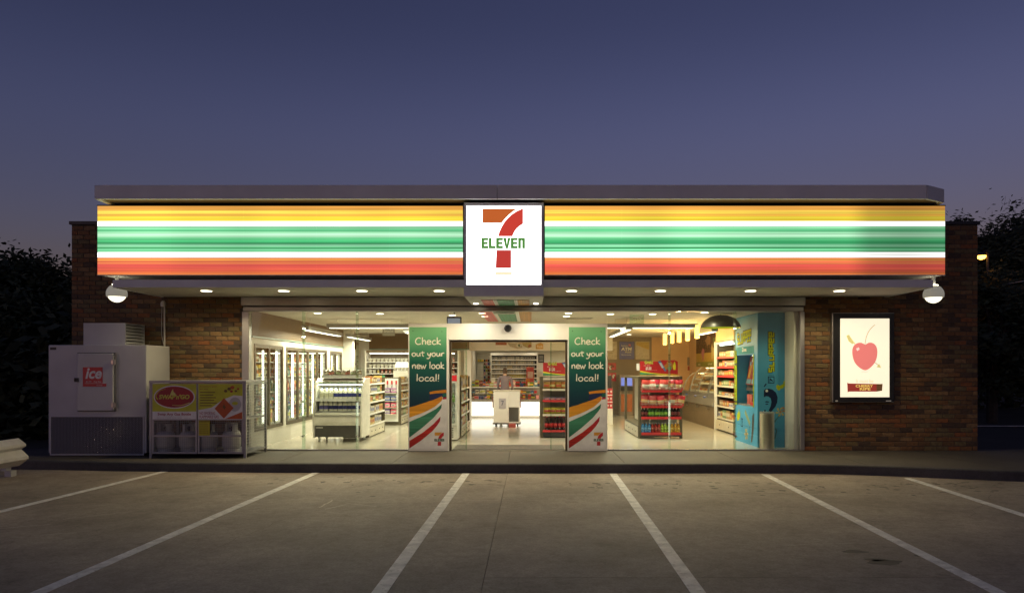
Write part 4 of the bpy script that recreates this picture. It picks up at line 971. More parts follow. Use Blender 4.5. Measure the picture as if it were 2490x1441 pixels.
linear(-2.88,-2.73, 2.9, 6.0, 'linear light running back behind the left banner', EN, 2.36)
linear(2.0,2.15, 1.7, 5.2, 'linear light running back beside the right banner', EN, 2.36)
linear(4.0,4.15, 2.5, 4.0, 'short linear light by the dome lamp', EN, 2.36)
DL = [(-4.2,.75),(3.4,.6),(-3.0,.9),(-3.0,4.5),(-1.6,1.3),(-.95,.75),(-.95,1.6),(.75,.75),(.75,1.6),(1.6,1.0),(2.45,1.0),(-1.2,5.2),(.6,5.2),(-1.2,8.0),(.6,8.0),(2.5,7.2),(3.1,9.4),(-3.2,7.6),(0,10.9),(-1.2,10.9),(1.2,10.9)]
for i, (x, y) in enumerate(DL):
    t = thing('ceiling_downlight', 'small round downlight in the shop ceiling', 'lamp', (x,y,2.62), 'small round downlights in the shop ceiling')
    MB().lathe((x,y,2.622), [(.07,0),(.07,.0095)], 16).build('lens', emis('shop_downlight_lens', (1,.93,.7), 6), t)
    MB().lathe((x,y,2.627), [(.095,0),(.095,.0045)], 16).build('rim', M_white, t)
    light('shop_downlight', 'SPOT', (x,y,2.61), 38, NEUT, t, spot_size=R(140), spot_blend=.8, shadow_soft_size=.07)
# striped panel in the ceiling by the entrance, with a small grey air vent
M_cs = stripes_mat('ceiling_stripes', UND, 1, 0, -.98, .02, 60, emit=False, along=1)
tag(MB().box(-.98,.02,.3,3.2,2.622,2.6315).build('ceiling_stripe_panel', M_cs), 'striped red green and orange panel in the ceiling by the entrance', 'ceiling panel')
t = thing('ceiling_vent', 'flat grey vent beneath the striped ceiling panel', 'vent', (-.5,.5,2.6)); MB().box(-.72,-.3,.35,.6,2.60,2.6205).build('case', M_fascia, t)
for k in range(4): MB().box(-.70,-.32,.37+k*.055,.40+k*.055,2.594,2.5995).build('blade', M_fascia, t)
t = thing('ceiling_vent', 'pale slot vent in the ceiling right of the entrance', 'vent', (1.2,2.2,2.62)); MB().box(.75,1.35,2.1,2.3,2.622,2.6312).build('case', M_shelf, t)
for k in range(3): MB().box(.78,1.32,2.125+k*.055,2.15+k*.055,2.616,2.6215).build('blade', M_taupe, t)
# monitor on a bracket
t = thing('monitor', 'small black monitor hung from the ceiling above the left banner', 'monitor', (X(1103,.6),.6,2.35))
xa, xb = X(1087,.6), X(1122,.6)
MB().box(xa,xb,.55,.66,Z(790,.6),Z(770,.6)).build('case', M_black, t, bev=.01); MB().box(xa+.02,xb-.02,.545,.549,Z(788,.6),Z(774,.6)).build('screen', emis('monitor_screen', (.25,.28,.35), .7), t)
MB().tube([((xa+xb)/2,.6,2.632),((xa+xb)/2,.6,2.55),(xa,.6,2.52),(xa,.6,2.47)], .01, 6).build('bracket', M_black, t)

# ---- milk fridge
mf = thing('milk_fridge', 'open fronted white milk fridge on castors near the left window', 'fridge', (-4.04,1.95,0))
x0, x1, y0 = -4.53, -3.57, 1.66
MB().box(x0,x1,y0+.06,y0+.78,.10,.345).build('base_grille', mat('fridge_dark_grille', (.11,.105,.095), .4, .4), mf)
MB().yz([(y0,.345),(y0-.02,.42),(y0-.01,.53),(y0+.1,.53),(y0+.1,.345)], x0, x1).build('front_panel', mat('fridge_white', (.76,.74,.68), .35), mf)
MB().yz([(y0-.02,.53),(y0-.03,.57),(y0-.01,.615),(y0+.12,.62),(y0+.12,.53)], x0, x1).build('bumper', M_alu, mf)
sp = [(y0,.09),(y0-.03,.45),(y0-.02,.65),(y0+.03,.85),(y0+.12,1.08),(y0+.22,1.24),(y0+.36,1.335),(y0+.8,1.335),(y0+.8,.09)]
for a in (x0-.035, x1): MB().yz(sp, a+.001, a+.034).build('side_panel', MATS['fridge_white'], mf)
MB().box(x0,x1,y0+.72,y0+.8,.345,1.3).build('back_panel', M_wall, mf)
MB().box(x0,x1,y0+.12,y0+.72,.60,.64).build('lower_shelf', M_alu, mf); MB().box(x0,x1,y0+.14,y0+.72,.88,.90).build('upper_shelf', M_alu, mf)
MB().box(x0,x1,y0+.12,y0+.14,.845,.905).build('shelf_edge', M_fascia, mf)
MB().yz([(y0+.2,1.22),(y0+.34,1.33),(y0+.8,1.335),(y0+.8,1.26),(y0+.3,1.235)], x0, x1).build('canopy', MATS['fridge_white'], mf)
MB().box(x0+.02,x1-.02,y0+.235,y0+.275,1.185,1.21).build('light_tube', emis('milk_tube', (1,1,.75), 4), mf)
light('milk_light', 'AREA', ((x0+x1)/2,y0+.17,1.2), 3.2, (1,1,.72), mf, rot=(R(35),0,0), shape='RECTANGLE', size=.9, size_y=.04)
MB().box(x0+.01,x1-.01,y0+.205,y0+.215,1.235,1.25).build('green_strip', M_green_print, mf)
MB().box(x0+.02,x0+.16,y0+.054,y0+.06,.285,.31).build('name_plate', M_white_print, mf)
for a in (x0+.07, x1-.07):
    for bq in (y0+.12, y0+.7):
        b = MB(); b.cyl((a-.015,bq,.045), .045, .03, 12, 0, 'x'); b.box(a-.025,a+.025,bq-.03,bq+.03,.075,.1,1); b.build('castor', [M_fascia, M_steel], mf)
LB = [plain('label_navy', (.03,.035,.16)), plain('label_cream', (.55,.53,.38)), plain('label_violet', (.12,.11,.33))]
mm = [milk_mesh(k) for k in LB]
for i in range(9):
    xx = x0+.09+i*.1
    k = 1 if i < 3 else 0
    prod('milk_bottle', mm[k], (xx,y0+.25,.901), ('milk bottle with cream label on the upper fridge shelf','milk bottle with dark blue label on the upper fridge shelf')[1-k] if False else ('milk bottle with dark blue label on the upper fridge shelf' if k == 0 else 'milk bottle with cream label on the upper fridge shelf'), 'milk bottle', 'milk bottles in the open fridge')
    k = 2 if i < 2 else 0
    prod('milk_bottle', mm[k], (xx,y0+.22,.641), 'milk bottle with violet label on the lower fridge shelf' if k == 2 else 'milk bottle with dark blue label on the lower fridge shelf', 'milk bottle', 'milk bottles in the open fridge')
# tray and bags on top of the fridge
tr = thing('snack_tray', 'shallow grey tray standing on top of the milk fridge', 'tray', (-4.0,2.05,1.336))
MB().box(x0+.08,x1-.02,y0+.25,y0+.55,1.337,1.35).build('bottom', M_alu, tr); MB().box(x0+.08,x1-.02,y0+.24,y0+.249,1.337,1.40).build('lip', M_fascia, tr)
b = MB(); b.yz([(y0+.55,1.35),(y0+.57,1.35),(y0+.5,1.56),(y0+.48,1.56)], x0+.08, x1-.02); b.build('back_rest', M_glass, tr)
sb = [bag_mesh(.125,.16,.09,[plain('foil_dark', (.10,.085,.055), .25), plain('foil_label_%d' % i, c)]) for i, c in enumerate(((.45,.40,.28),(.35,.12,.08),(.25,.3,.15)))]
for i in range(7):
    o = prod('snack_bag', sb[i % 3], (x0+.16+i*.115,y0+.37,1.352), 'dark clear snack bag on the fridge tray, ' + ('first from the left','second from the left','third from the left','middle one under the leaf shadow','third from the right','second from the right','nearest the side panel')[i].replace(' under the leaf shadow',' of seven'), 'bag', 'snack bags on the fridge tray', rnd.uniform(-.2,.2))
    o.rotation_euler = (R(-14), R(rnd.uniform(-14,14)), rnd.uniform(-.2,.2))

# ---- gondolas
def gondola(name, label, x0, x1, y0, y1, h, side, shelves, seed, drawers=True, bays=2, frame=M_olive, item_label=None, gname=None):
    """side: +1 shows goods on its right face"""
    t = thing('shelf_gondola', label, 'shelf', ((x0+x1)/2,(y0+y1)/2,0))
    xm = (x0+x1)/2 + .12*(-side)
    MB().box(xm-.02,xm+.02,y0+.06,y1-.06,.05,h-.02).build('spine_panel', M_shelf, t)
    xo = x1 if side > 0 else x0
    for yy in (y0, y1-.06):
        MB().box(min(xm-.03*side,xo),max(xm-.03*side,xo),yy,yy+.055,0,h).build('end_frame', frame, t)
    zs = shelves
    for zz in zs:
        MB().box(min(xm+.02*side,xo-.01*side),max(xm+.02*side,xo-.01*side),y0+.06,y1-.06,zz-.02,zz).build('shelf', M_shelf, t)
        MB().box(min(xo-.01*side,xo),max(xo-.01*side,xo),y0+.06,y1-.06,zz-.03,zz+.01).build('price_rail', M_white_print, t)
    if drawers:
        w = (y1-y0-.12)/bays
        for k in range(bays):
            d = MB().box(min(xm+.02*side,xo-.004*side),max(xm+.02*side,xo-.004*side),y0+.065+k*w,y0+.055+(k+1)*w,.03,zs[0]-.045).build('drawer', M_shelf, t)
            for f_ in (.28,.72): b = MB(); b.cyl((xo-.004*side,y0+.06+(k+f_)*w,.13), .012, .012*side, 8, 0, 'x'); b.build('knob', M_dark, d)
    return t, xm, xo
def packets(xm, xo, side, y0, y1, zs, tops, seed, where, group, per=7):
    q = random.Random(seed)
    pm = MOD.setdefault('pm', [box_mesh(1,1,1,[plain('pk_%d_a' % i, a), plain('pk_%d_b' % i, c_), plain('pk_%d_c' % i, d_)]) for i, (a, c_, d_) in enumerate((((.45,.10,.04),(.6,.45,.1),(.7,.7,.6)),((.55,.40,.12),(.35,.05,.03),(.7,.6,.3)),((.20,.11,.05),(.55,.5,.35),(.4,.1,.05)),((.10,.2,.08),(.6,.6,.4),(.5,.1,.1)),((.5,.48,.4),(.1,.12,.3),(.5,.05,.05)),((.35,.22,.08),(.6,.55,.45),(.15,.3,.1))))])
    CN = ('red','mustard yellow','brown','dark green','cream','tan')
    for zz, top in zip(zs, tops):
        y = y0+.1
        while y < y1-.1:
            k = q.randrange(6); w = q.uniform(.12,.2); hh = (top-zz)*q.uniform(.6,.92); n_ = q.randint(1,2)
            for _ in range(n_):
                if y+w > y1-.07: break
                prod('packet', pm[k], (xo-side*(.06+.05), y+w/2, zz+.001), CN[k]+' grocery packet on the '+where, 'packet', group, 0, (.16, w*.94, hh))
                y += w
            y += .015 if n_ else w
g1, xm, xo = gondola('g', 'grocery shelves running back right behind the milk fridge', -4.45, -3.58, 2.55, 4.35, 1.33, 1, (.27,.53,.79,.99,1.20), 1)
packets(xm, xo, 1, 2.6, 4.3, (.27,.53,.79,.99,1.20), (.5,.76,.97,1.17,1.40), 51, 'shelves behind the milk fridge', 'grocery packets on the shelves behind the milk fridge')
MB().box(-3.64,-3.585,4.30,4.352,1.332,1.37).build('green_cap', M_green_print, g1)
g2, xm, xo = gondola('g', 'grocery shelves farther back on the left with hooks on their end', -4.4, -3.55, 6.4, 8.0, 1.31, 1, (.25,.5,.72,.95,1.15), 2)
packets(xm, xo, 1, 6.45, 7.95, (.25,.5,.72,.95,1.15), (.47,.69,.92,1.12,1.36), 52, 'far left shelves', 'grocery packets on the far left shelves')
# end face of g2
MB().box(-4.3,-3.62,6.36,6.395,.1,1.28).build('end_panel', M_fascia, g2)
for zz in (.32,.5,.68,.9): MB().box(-4.28,-3.64,6.16,6.36,zz-.015,zz).build('end_shelf', M_shelf, g2)
q = random.Random(77); hard = []
for zz, cs in ((.32,((.5,.04,.1),(.08,.25,.22),(.2,.15,.3))),(.5,((.5,.05,.12),(.1,.35,.3),(.55,.08,.2))),(.68,((.05,.08,.25),(.2,.4,.1),(.06,.1,.3))),(.9,((.35,.1,.3),(.4,.12,.2),(.25,.12,.3)))):
    for k in range(4):
        cc_ = cs[k % 3]; nm = ('red','blue','green')[max(range(3), key=lambda j: (cc_[0], cc_[2], cc_[1])[j])]
        me_ = box_mesh(.13,.14,.12,[plain('end_%.2f_%d' % (zz, k % 3), cc_), plain('lab_w', (.55,.55,.5)), plain('lab_d', (.1,.08,.1))])
        prod('packet', me_, (-4.2+k*.16,6.25,zz+.001), nm+' box on the end shelves of the far left gondola', 'packet', 'boxes on the end of the far left shelves')
for k in range(5):
    b = MB(); b.box(-.012,.012,-.008,.008,0,.1); b.box(-.02,.02,-.01,.01,.1,.2,1); me_ = MOD.setdefault('brush', mk('kitchen_brush', b, [M_steel, M_red]))
    prod('kitchen_utensil', me_, (-4.15+k*.12,6.35,1.02), 'red handled utensil hung on the end of the far left shelves', 'utensil', 'utensils hung on the end of the far left shelves')

# back wall chiller with tubs
ch = thing('wall_chiller', 'lit open chiller with rows of white tubs on the back wall', 'chiller', (-3.4,8.7,0))
x0, x1 = -4.95, -2.2
MB().box(x0,x1,9.0,9.05,.1,2.1).build('back_panel', mat('chiller_back', (.20,.17,.12), .5), ch); MB().box(x0,x1,8.35,9.0,0,.3).build('base', M_fascia, ch)
for a in (x0-.04, x1): MB().box(a,a+.04,8.4,9.05,0,2.1).build('side_panel', M_wall, ch)
MB().box(x0,x1,8.4,9.0,2.03,2.1).build('canopy', M_brown, ch)
MB().box(x0+.1,x1-.1,8.46,8.52,2.0,2.025).build('light_tube', emis('chiller_tube', (1,.97,.8), 8), ch)
ZS = (.55,.85,1.12,1.41,1.58,1.76)
for zz in ZS: MB().box(x0,x1,8.45,9.0,zz-.025,zz).build('shelf', M_white_print, ch)
tb = MB(); tb.lathe((0,0,0), [(.045,0),(.055,.09),(.06,.095),(.06,.105)], 12); tub = mk('tub', tb, [plain('tub_white', (.72,.70,.62))], True)
yb_ = [bottle_mesh(.035,.13,plain('yog_body', (.6,.55,.4)),plain('yog_lab', (.5,.35,.05)),plain('yog_cap', (.6,.6,.5))), bottle_mesh(.035,.13,plain('jam_body', (.35,.05,.03)),plain('jam_lab', (.6,.5,.4)),plain('jam_cap', (.5,.45,.35)))]
for zz, n0 in ((1.76,12),(1.58,8),(1.41,2)):
    for i in range(22):
        xx = -4.85+i*.12
        if xx > -2.3: break
        row = {1.76:'top',1.58:'second',1.41:'third'}[zz]
        if i < n0: prod('tub', tub, (xx,8.52,zz+.001), 'round white tub on the %s shelf of the back chiller' % row, 'tub', 'tubs in the back chiller')
        else: k = (i//3) % 2; prod('jar', yb_[k], (xx,8.52,zz+.001), ('yellow labelled pot','dark red jar')[k]+' on the %s shelf of the back chiller' % row, 'jar', 'jars in the back chiller')
b = MB(); q = random.Random(61)
for zz, hh in ((.3,.22),(.55,.25),(.85,.22),(1.12,.22)):
    xx = x0+.08
    while xx < x1-.05: w = q.uniform(.07,.13); goods(b, xx, 8.53, zz, w, .1, hh*q.uniform(.6,.95), q); xx += w
o = stuff(b.build('chilled_groceries', GOODS)); o['label'] = 'mixed groceries on the lower shelves of the back chiller'; o['category'] = 'groceries'
# small lit display case
dc = thing('display_case', 'brightly lit white display case in front of the back chiller', 'chiller', (-3.4,7.7,0))
xa, xb, ya = X(955,7.9)+.02, X(1004,7.9), 7.9
MB().box(xa,xb,ya,ya+.4,0,1.45).build('cabinet', M_wall, dc)
MB().xz([(xa,1.5),(xa+.06,1.74),(xb-.06,1.74),(xb,1.5)], ya+.1, ya+.4).build('lit_hood', emis('hood_glow', (1,.97,.82), 1.6), dc)
MB().box(xa,xb,ya,ya+.4,1.452,1.48).build('deck', M_white_print, dc)
for i in range(5): prod('tub', tub, (xa+.06+i*.11,ya+.05,1.481), 'small white tub on the lit display case', 'tub', 'tubs on the lit display case')

# ---- drinks fridge beside the door
df = thing('drinks_fridge', 'white glass door drinks fridge with red header beside the left banner', 'fridge', (-1.86,2.1,0))
x0, x1, y0, y1 = -2.16, -1.56, 1.83, 2.42
b = MB(); b.box(x0,x0+.03,y0+.05,y1,.33,1.27); b.box(x1-.03,x1,y0+.05,y1,.33,1.27); b.box(x0,x1,y0+.05,y1,.03,.33); b.box(x0,x1,y0+.05,y1,1.27,1.4); b.box(x0+.03,x1-.03,y1-.03,y1,.33,1.27); b.build('cabinet', M_white, df)
MB().box(x0+.005,x1-.005,y0+.03,y0+.049,1.275,1.395).build('header', emis('fridge_header_red', lin(205,30,40), .8), df)
b = MB(); b.ribbon(front(0,y0+.0295,0), smooth_line([(x0+.05,1.31),(x0+.25,1.35),(x1-.1,1.325)]), .03, .001, 0, .008); b.build('header_swoosh', M_white_print, df)
d = MB(); d.box(x0,x0+.035,y0,y0+.045,.34,1.265); d.box(x1-.035,x1,y0,y0+.045,.34,1.265); d.box(x0+.035,x1-.035,y0,y0+.045,.34,.375); d.box(x0+.035,x1-.035,y0,y0+.045,1.23,1.265); do = d.build('door', M_fascia, df)
MB().box(x0+.035,x1-.035,y0+.02,y0+.026,.375,1.23).build('pane', M_glass, do)
for i in range(5): MB().box(x0+.08,x1-.08,y0+.044,y0+.0495,.08+i*.045,.10+i*.045).build('vent_slot', M_black, df)
MB().cyl((x0+.05,y0+.1,.4), .015, .8, 8).build('light_tube', TUBE, df)
wb1 = [bottle_mesh(.035,.2,plain('water_body', (.45,.52,.55), .1),plain('water_lab', (.55,.6,.65)),plain('water_cap', (.1,.15,.4))), bottle_mesh(.035,.2,plain('lime_body', (.15,.4,.05), .15),plain('lime_lab', (.3,.55,.05)),plain('lime_cap', (.1,.3,.05)))]
for zz, k in ((.375,0),(.60,0),(.82,1),(1.04,0)):
    MB().box(x0+.035,x1-.035,y0+.08,y1-.035,zz-.012,zz).build('shelf', M_steel, df)
    for i in range(6): prod('drink_bottle', wb1[k], (x0+.09+i*.085,y0+.14,zz+.001), ('clear water bottle','green soft drink bottle')[k]+' in the fridge beside the left banner', 'bottle', 'bottles in the fridge beside the left banner')
g3, xm, xo = gondola('g', 'snack shelves running back behind the drinks fridge', -2.2, -1.53, 2.5, 4.75, 1.36, 1, (.24,.5,.79,1.09), 3)
packets(xm, xo, 1, 2.56, 4.7, (.24,.5,.79,1.09), (.46,.74,1.04,1.42), 53, 'shelves behind the drinks fridge', 'packets on the shelves behind the drinks fridge')

# ---- gondola end with cola to the right of the door
def header_sign(parent, x0, x1, y, z0, z1, price, small):
    fr = front(0, y, 0); W, H = x1-x0, z1-z0; U = lambda t: x0+t*W; V = lambda t: z0+t*H
    b = MB(); b.plate(fr, [(U(0),V(0)),(U(1),V(0)),(U(1),V(.9)),(U(.9),V(1)),(U(.75),V(.96)),(U(.6),V(1)),(U(.45),V(.9)),(U(0),V(.92))], 0, .012, 0)
    b.plate(fr, smooth_line([(U(0),V(.3)),(U(.3),V(.16)),(U(.7),V(.08)),(U(1),V(.05))], 3) + [(U(1),V(.01)),(U(0),V(.01))], .012, .0128, 1)
    b.plate(fr, smooth_line([(U(0),V(.2)),(U(.3),V(.1)),(U(.6),V(.03))], 3) + [(U(0),V(.02))], .0128, .0136, 2)
    o = b.build('header_board', [mat('header_red', (.50,.025,.03), .35), M_yel, M_green_print], parent)
    b = MB(); fr2 = front(0, y-.0128, 0)
    put_text(b, fr2, 'Grab2', U(.12), U(.35), V(.72), V(.98), .001, 0, .1, .06); put_text(b, fr2, 'Grab2', U(.125), U(.345), V(.735), V(.965), .0018, 1, .1, .01)
    put_text(b, fr2, 'any 2 for', U(.1), U(.27), V(.58), V(.68), .001, 2); put_text(b, fr2, price, U(.15), U(.3), V(.32), V(.55), .001, 2, .1, .03); put_text(b, fr2, small, U(.22), U(.45), V(.30), V(.34), .001, 2)
    b.plate(fr2, [(U(.47),V(.9)),(U(.54),V(.95)),(U(.7),V(.3)),(U(.66),V(.24))], 0, .001, 3); b.plate(fr2, [(U(.5),V(.8)),(U(.56),V(.82)),(U(.63),V(.5)),(U(.58),V(.46))], .001, .0018, 4)
    b.plate(fr2, blob(U(.76), V(.6), .12*W, .3*H, 16, 5), 0, .0012, 5); b.plate(fr2, blob(U(.78), V(.45), .06*W, .18*H, 12, 8), .0012, .002, 6)
    b.plate(fr2, [(U(.88),V(.35)),(U(.94),V(.35)),(U(.95),V(.6)),(U(.92),V(.9)),(U(.905),V(.9)),(U(.87),V(.6))], .001, .002, 1)
    b.build('header_print', [M_green_print, M_yel, M_white_print, plain('bar_blue', (.10,.18,.42)), plain('bar_pale', (.5,.55,.65)), plain('wrap_orange', (.5,.22,.05)), M_green_print], o)
g4 = thing('snack_stand', 'dark snack stand with cola bottles seen through the door beside the right banner', 'shelf', (.66,2.9,0))
x0, x1, y0, y1 = .22, 1.16, 2.55, 4.3
for a in (x0, x1-.06): MB().box(a,a+.06,y0+.02,y0+.08,0,1.36).build('post', M_olive, g4)
MB().box(x0+.06,x1-.06,y0+.32,y0+.36,.05,1.34).build('back_panel', M_taupe, g4); MB().box(x0,x1,y0+.4,y1,0,1.34).build('rear_bay', M_olive, g4)
MB().box(x0+.06,x1-.06,y0,y0+.32,.03,.14).build('base', M_black, g4); MB().box(x0+.06,x1-.06,y0+.02,y0+.1,1.29,1.33).build('top_rail', M_shelf, g4)
SH4 = (.165,.52,.83,1.08)
for i, zz in enumerate(SH4):
    MB().box(x0+.06,x1-.06,y0,y0+.32,zz-.02,zz).build('shelf', M_olive, g4); MB().box(x0+.05,x1-.05,y0-.012,y0-.001,zz-.03,zz+.015).build('shelf_front', M_red if i in (0,2) else M_shelf, g4)
header_sign(g4, .28, 1.16, y0+.1, 1.38, 1.70, '$3.50', 'save on two bars')
cola = bottle_mesh(.045,.31,plain('cola_body', (.03,.012,.008), .12),plain('cola_lab', (.45,.02,.02)),plain('cola_cap', (.45,.02,.02)))
for i in range(8): prod('cola_bottle', cola, (x0+.14+i*.095,y0+.1,.166), 'cola bottle on the lowest shelf of the stand by the right banner', 'bottle', 'cola bottles on the stand by the right banner')
cs = [bag_mesh(.14,.19,.1,[plain('chip_%d' % i, c, .3), plain('chipl_%d' % i, d_)]) for i, (c, d_) in enumerate((((.45,.28,.06),(.5,.1,.04)),((.5,.18,.04),(.6,.5,.2)),((.5,.42,.05),(.4,.05,.05))))]
for i in range(6):
    prod('chip_bag', cs[i % 2], (x0+.14+i*.13,y0+.12,1.082), 'orange snack bag on the top shelf of the stand by the right banner', 'bag', 'snack bags on the stand by the right banner', rnd.uniform(-.2,.2), (1,1,.85))
    prod('chip_bag', cs[2], (x0+.14+i*.13,y0+.12,.522), 'yellow snack bag on the second lowest shelf of the stand by the right banner', 'bag', 'snack bags on the stand by the right banner', rnd.uniform(-.2,.2), (1,1,.8))
cb2 = box_mesh(.13,.1,.07,[plain('bar_a', (.14,.14,.22)), plain('bar_b', (.5,.05,.06)), plain('bar_c', (.6,.55,.5))])
for i in range(6): prod('chocolate_box', cb2, (x0+.14+i*.13,y0+.08,.832), 'small dark chocolate box on the middle shelf of the stand by the right banner', 'packet', 'chocolate boxes on the stand by the right banner')

# ---- the chip stand in the right window
g5 = thing('chip_stand', 'end stand with red chip baskets and coloured drink bottles in the right window', 'shelf', (2.86,3.6,0))
x0, x1, y0, y1, h = 2.37, 3.34, 2.4, 4.8, 1.37
for yy in (y0+.02, y1-.06): MB().box(x0,x0+.06,yy,yy+.055,0,h).build('post', M_olive, g5)
MB().box(x1-.06,x1,y0+.02,y0+.075,0,h).build('post', M_olive, g5)
MB().box(x0+.25,x0+.29,y0+.1,y1-.05,.3,h-.08).build('side_panel', M_shelf, g5)
MB().box(x0,x0+.40,y0+.1,y1-.07,.26,.285).build('low_shelf', M_olive, g5); MB().box(x0+.24,x1,y0+.1,y1,h-.07,h).build('top_board', M_olive, g5); MB().box(x0+.29,x1,y1-.05,y1-.01,.05,h-.08).build('end_panel', M_olive, g5); MB().box(x0,x0+.24,y0+.08,y1-.06,h-.05,h).build('top_rail', M_olive, g5)
for k in range(2):
    d = MB().box(x0,x0+.40,y0+.11+k*1.11,y0+1.2+k*1.11,.03,.25).build('drawer', M_shelf, g5)
    for f_ in (.3,.8): MB().cyl((x0-.012,y0+.11+k*1.11+f_,.14), .012, .012, 8, 0, 'x').build('knob', M_dark, d)
MB().box(x0+.06,x1-.06,y0+.3,y0+.34,.08,h-.07).build('back_panel', M_shelf, g5)
MB().box(x0+.06,x1-.06,y0-.02,y0+.3,.05,.10).build('base', M_black, g5)
for zz in (.13,.475):
    MB().box(x0+.06,x1-.06,y0-.02,y0+.3,zz-.02,zz).build('shelf', M_olive, g5); MB().box(x0+.06,x1-.03,y0-.034,y0-.021,zz-.045,zz+.012).build('shelf_front', M_red, g5)
for zz in (1.04,.70):
    b = MB(); a, c, e, f_ = x0+.05, x1-.03, y0-.06, y0+.28
    for k in range(30): u = a+(c-a)*k/29; b.tube([(u,e-.05,zz+.13),(u,e,zz)], .003, 4)
    for dz, dy in ((0,0),(.065,-.025),(.13,-.05)): b.tube([(a,e+dy,zz+dz),(c,e+dy,zz+dz)], .004, 4); 
    for u in (a, c):
        for dz in (0,.065,.13): b.tube([(u,e-dz*.38,zz+dz),(u,f_,zz+dz)], .004, 4)
    for k in range(8): b.tube([(a,e+(f_-e)*k/7,zz),(c,e+(f_-e)*k/7,zz)], .003, 4)
    b.build('wire_basket', M_steel, g5)
    MB().box(x0+.06,x1-.03,y0-.075,y0-.064,zz-.02,zz+.02).build('basket_front', M_red, g5)
header_sign(g5, X(1556,2.5), X(1648,2.5), y0+.1, 1.395, 1.73, '$5.00', 'selected chips and drinks')
MB().box(X(1548,2.5), X(1555,2.5), y0+.1, y0+.112, 1.5, 1.65).build('price_ticket', M_white_print, g5)
rc = [bag_mesh(.17,.24,.13,[plain('crisp_%d' % i, c, .25), plain('crispl_%d' % i, d_)]) for i, (c, d_) in enumerate((((.50,.02,.04),(.6,.4,.15)),((.42,.02,.05),(.1,.25,.1)),((.55,.06,.05),(.65,.6,.5)),((.36,.03,.04),(.5,.3,.1))))]
CB = ('bright red','dark red','red and cream','maroon')
for zz, row in ((1.042,'upper'),(.702,'lower')):
    for i in range(9):
        k = rnd.randrange(4); o = prod('chip_bag', rc[k], (x0+.12+i*.098, y0+.0+.05*(i % 2), zz+.01), CB[k]+' chip bag in the %s wire basket of the right window stand' % row, 'bag', 'chip bags in the wire baskets', rnd.uniform(-.3,.3)); o.rotation_euler.y = R(rnd.uniform(-12,12)); o.rotation_euler.x = R(rnd.uniform(-4,14))
        k = rnd.randrange(4); o = prod('chip_bag', rc[k], (x0+.14+i*.095, y0+.19, zz+.02), CB[k]+' chip bag in the %s wire basket of the right window stand' % row, 'bag', 'chip bags in the wire baskets', rnd.uniform(-.3,.3)); o.rotation_euler.y = R(rnd.uniform(-12,12))
gbm = {}
def drink(body, lab, cap, key):
    if key not in gbm: gbm[key] = bottle_mesh(.034,.22,plain(key+'_body', body, .12),plain(key+'_lab', lab),plain(key+'_cap', cap))
    return gbm[key]
BT = {'dark': drink((.03,.015,.01),(.2,.03,.03),(.03,.03,.03),'dk'), 'green': drink((.04,.12,.03),(.25,.5,.06),(.1,.3,.05),'gn'),
      'blue': drink((.06,.22,.48),(.12,.3,.55),(.5,.5,.5),'bl'), 'red': drink((.30,.03,.02),(.35,.08,.05),(.5,.5,.5),'rd'), 'lime': drink((.28,.40,.04),(.3,.45,.05),(.5,.5,.5),'lm'), 'amber': drink((.5,.26,.03),(.55,.35,.06),(.5,.5,.5),'am')}
row1 = ['dark','dark','green','green','green','green','green','green','green','dark','dark','dark']; row2 = ['blue','blue','blue','red','red','red','lime','lime','lime','amber','amber','amber']
for i in range(12):
    for zz, rw, nm in ((.476,row1,'second lowest'),(.131,row2,'lowest')):
        prod('drink_bottle', BT[rw[i]], (x0+.105+i*.071,y0+.03,zz), '%s drink bottle on the %s shelf of the right window stand' % (rw[i], nm), 'bottle', 'drink bottles on the right window stand')
        prod('drink_bottle', BT[rw[i]], (x0+.105+i*.071,y0+.11,zz), '%s drink bottle on the %s shelf of the right window stand' % (rw[i], nm), 'bottle', 'drink bottles on the right window stand')

# ---- service counter, tobacco gantry, bulkhead picture
ct = thing('service_counter', 'white service counter with glowing front panel facing the entrance', 'counter', (-.3,9.9,0))
x0, x1, y0 = -1.9, 1.6, 9.62
MB().box(x0,x1,y0+.03,y0+.6,.004,.95).build('carcass', M_wall, ct)
MB().box(x0+.02,x1-.02,y0+.01,y0+.029,.06,.50).build('glowing_panel', emis('counter_glow', (1,.98,.85), 1.5), ct)
MB().box(x0,x1,y0-.03,y0+.029,.505,.57).build('ledge', M_white, ct); MB().box(x0,x1,y0-.28,y0-.031,.575,.60).build('display_deck', M_taupe, ct)
MB().box(x0,x1,y0-.2,y0+.6,.952,.985).build('counter_top', M_white, ct); MB().box(x0,x1,y0-.18,y0+.02,.76,.775).build('display_shelf', M_shelf, ct)
b = MB(); q = random.Random(81)
for zz, yy, hh in ((.60,y0-.16,.14),(.775,y0-.1,.15),(.985,y0-.05,.2),(.985,y0+.2,.28)):
    xx = x0+.08
    while xx < x1-.08:
        w = q.uniform(.07,.16)
        if q.random() < .85: goods(b, xx, yy, zz+.001, w, .1, hh*q.uniform(.4,1), q, 'box')
        xx += w
o = stuff(b.build('counter_sweets', GOODS)); o['label'] = 'sweets and gum displays along the service counter'; o['category'] = 'sweets'
gt = thing('tobacco_gantry', 'white framed gantry of small packets behind the service counter', 'shelf', (-.55,11.3,0))
x0, x1, y0 = X(1195,11.0), X(1305,11.0), 11.0
MB().box(x0,x1,y0+.3,y0+.34,.9,2.0).build('back_panel', M_dark, gt); MB().box(x0,x1,y0,y0+.34,2.0,2.09).build('header', M_white, gt)
for a in (x0-.03, x1): MB().box(a,a+.03,y0,y0+.34,.004,2.09).build('side_panel', M_white, gt)
b = MB(); q = random.Random(91)
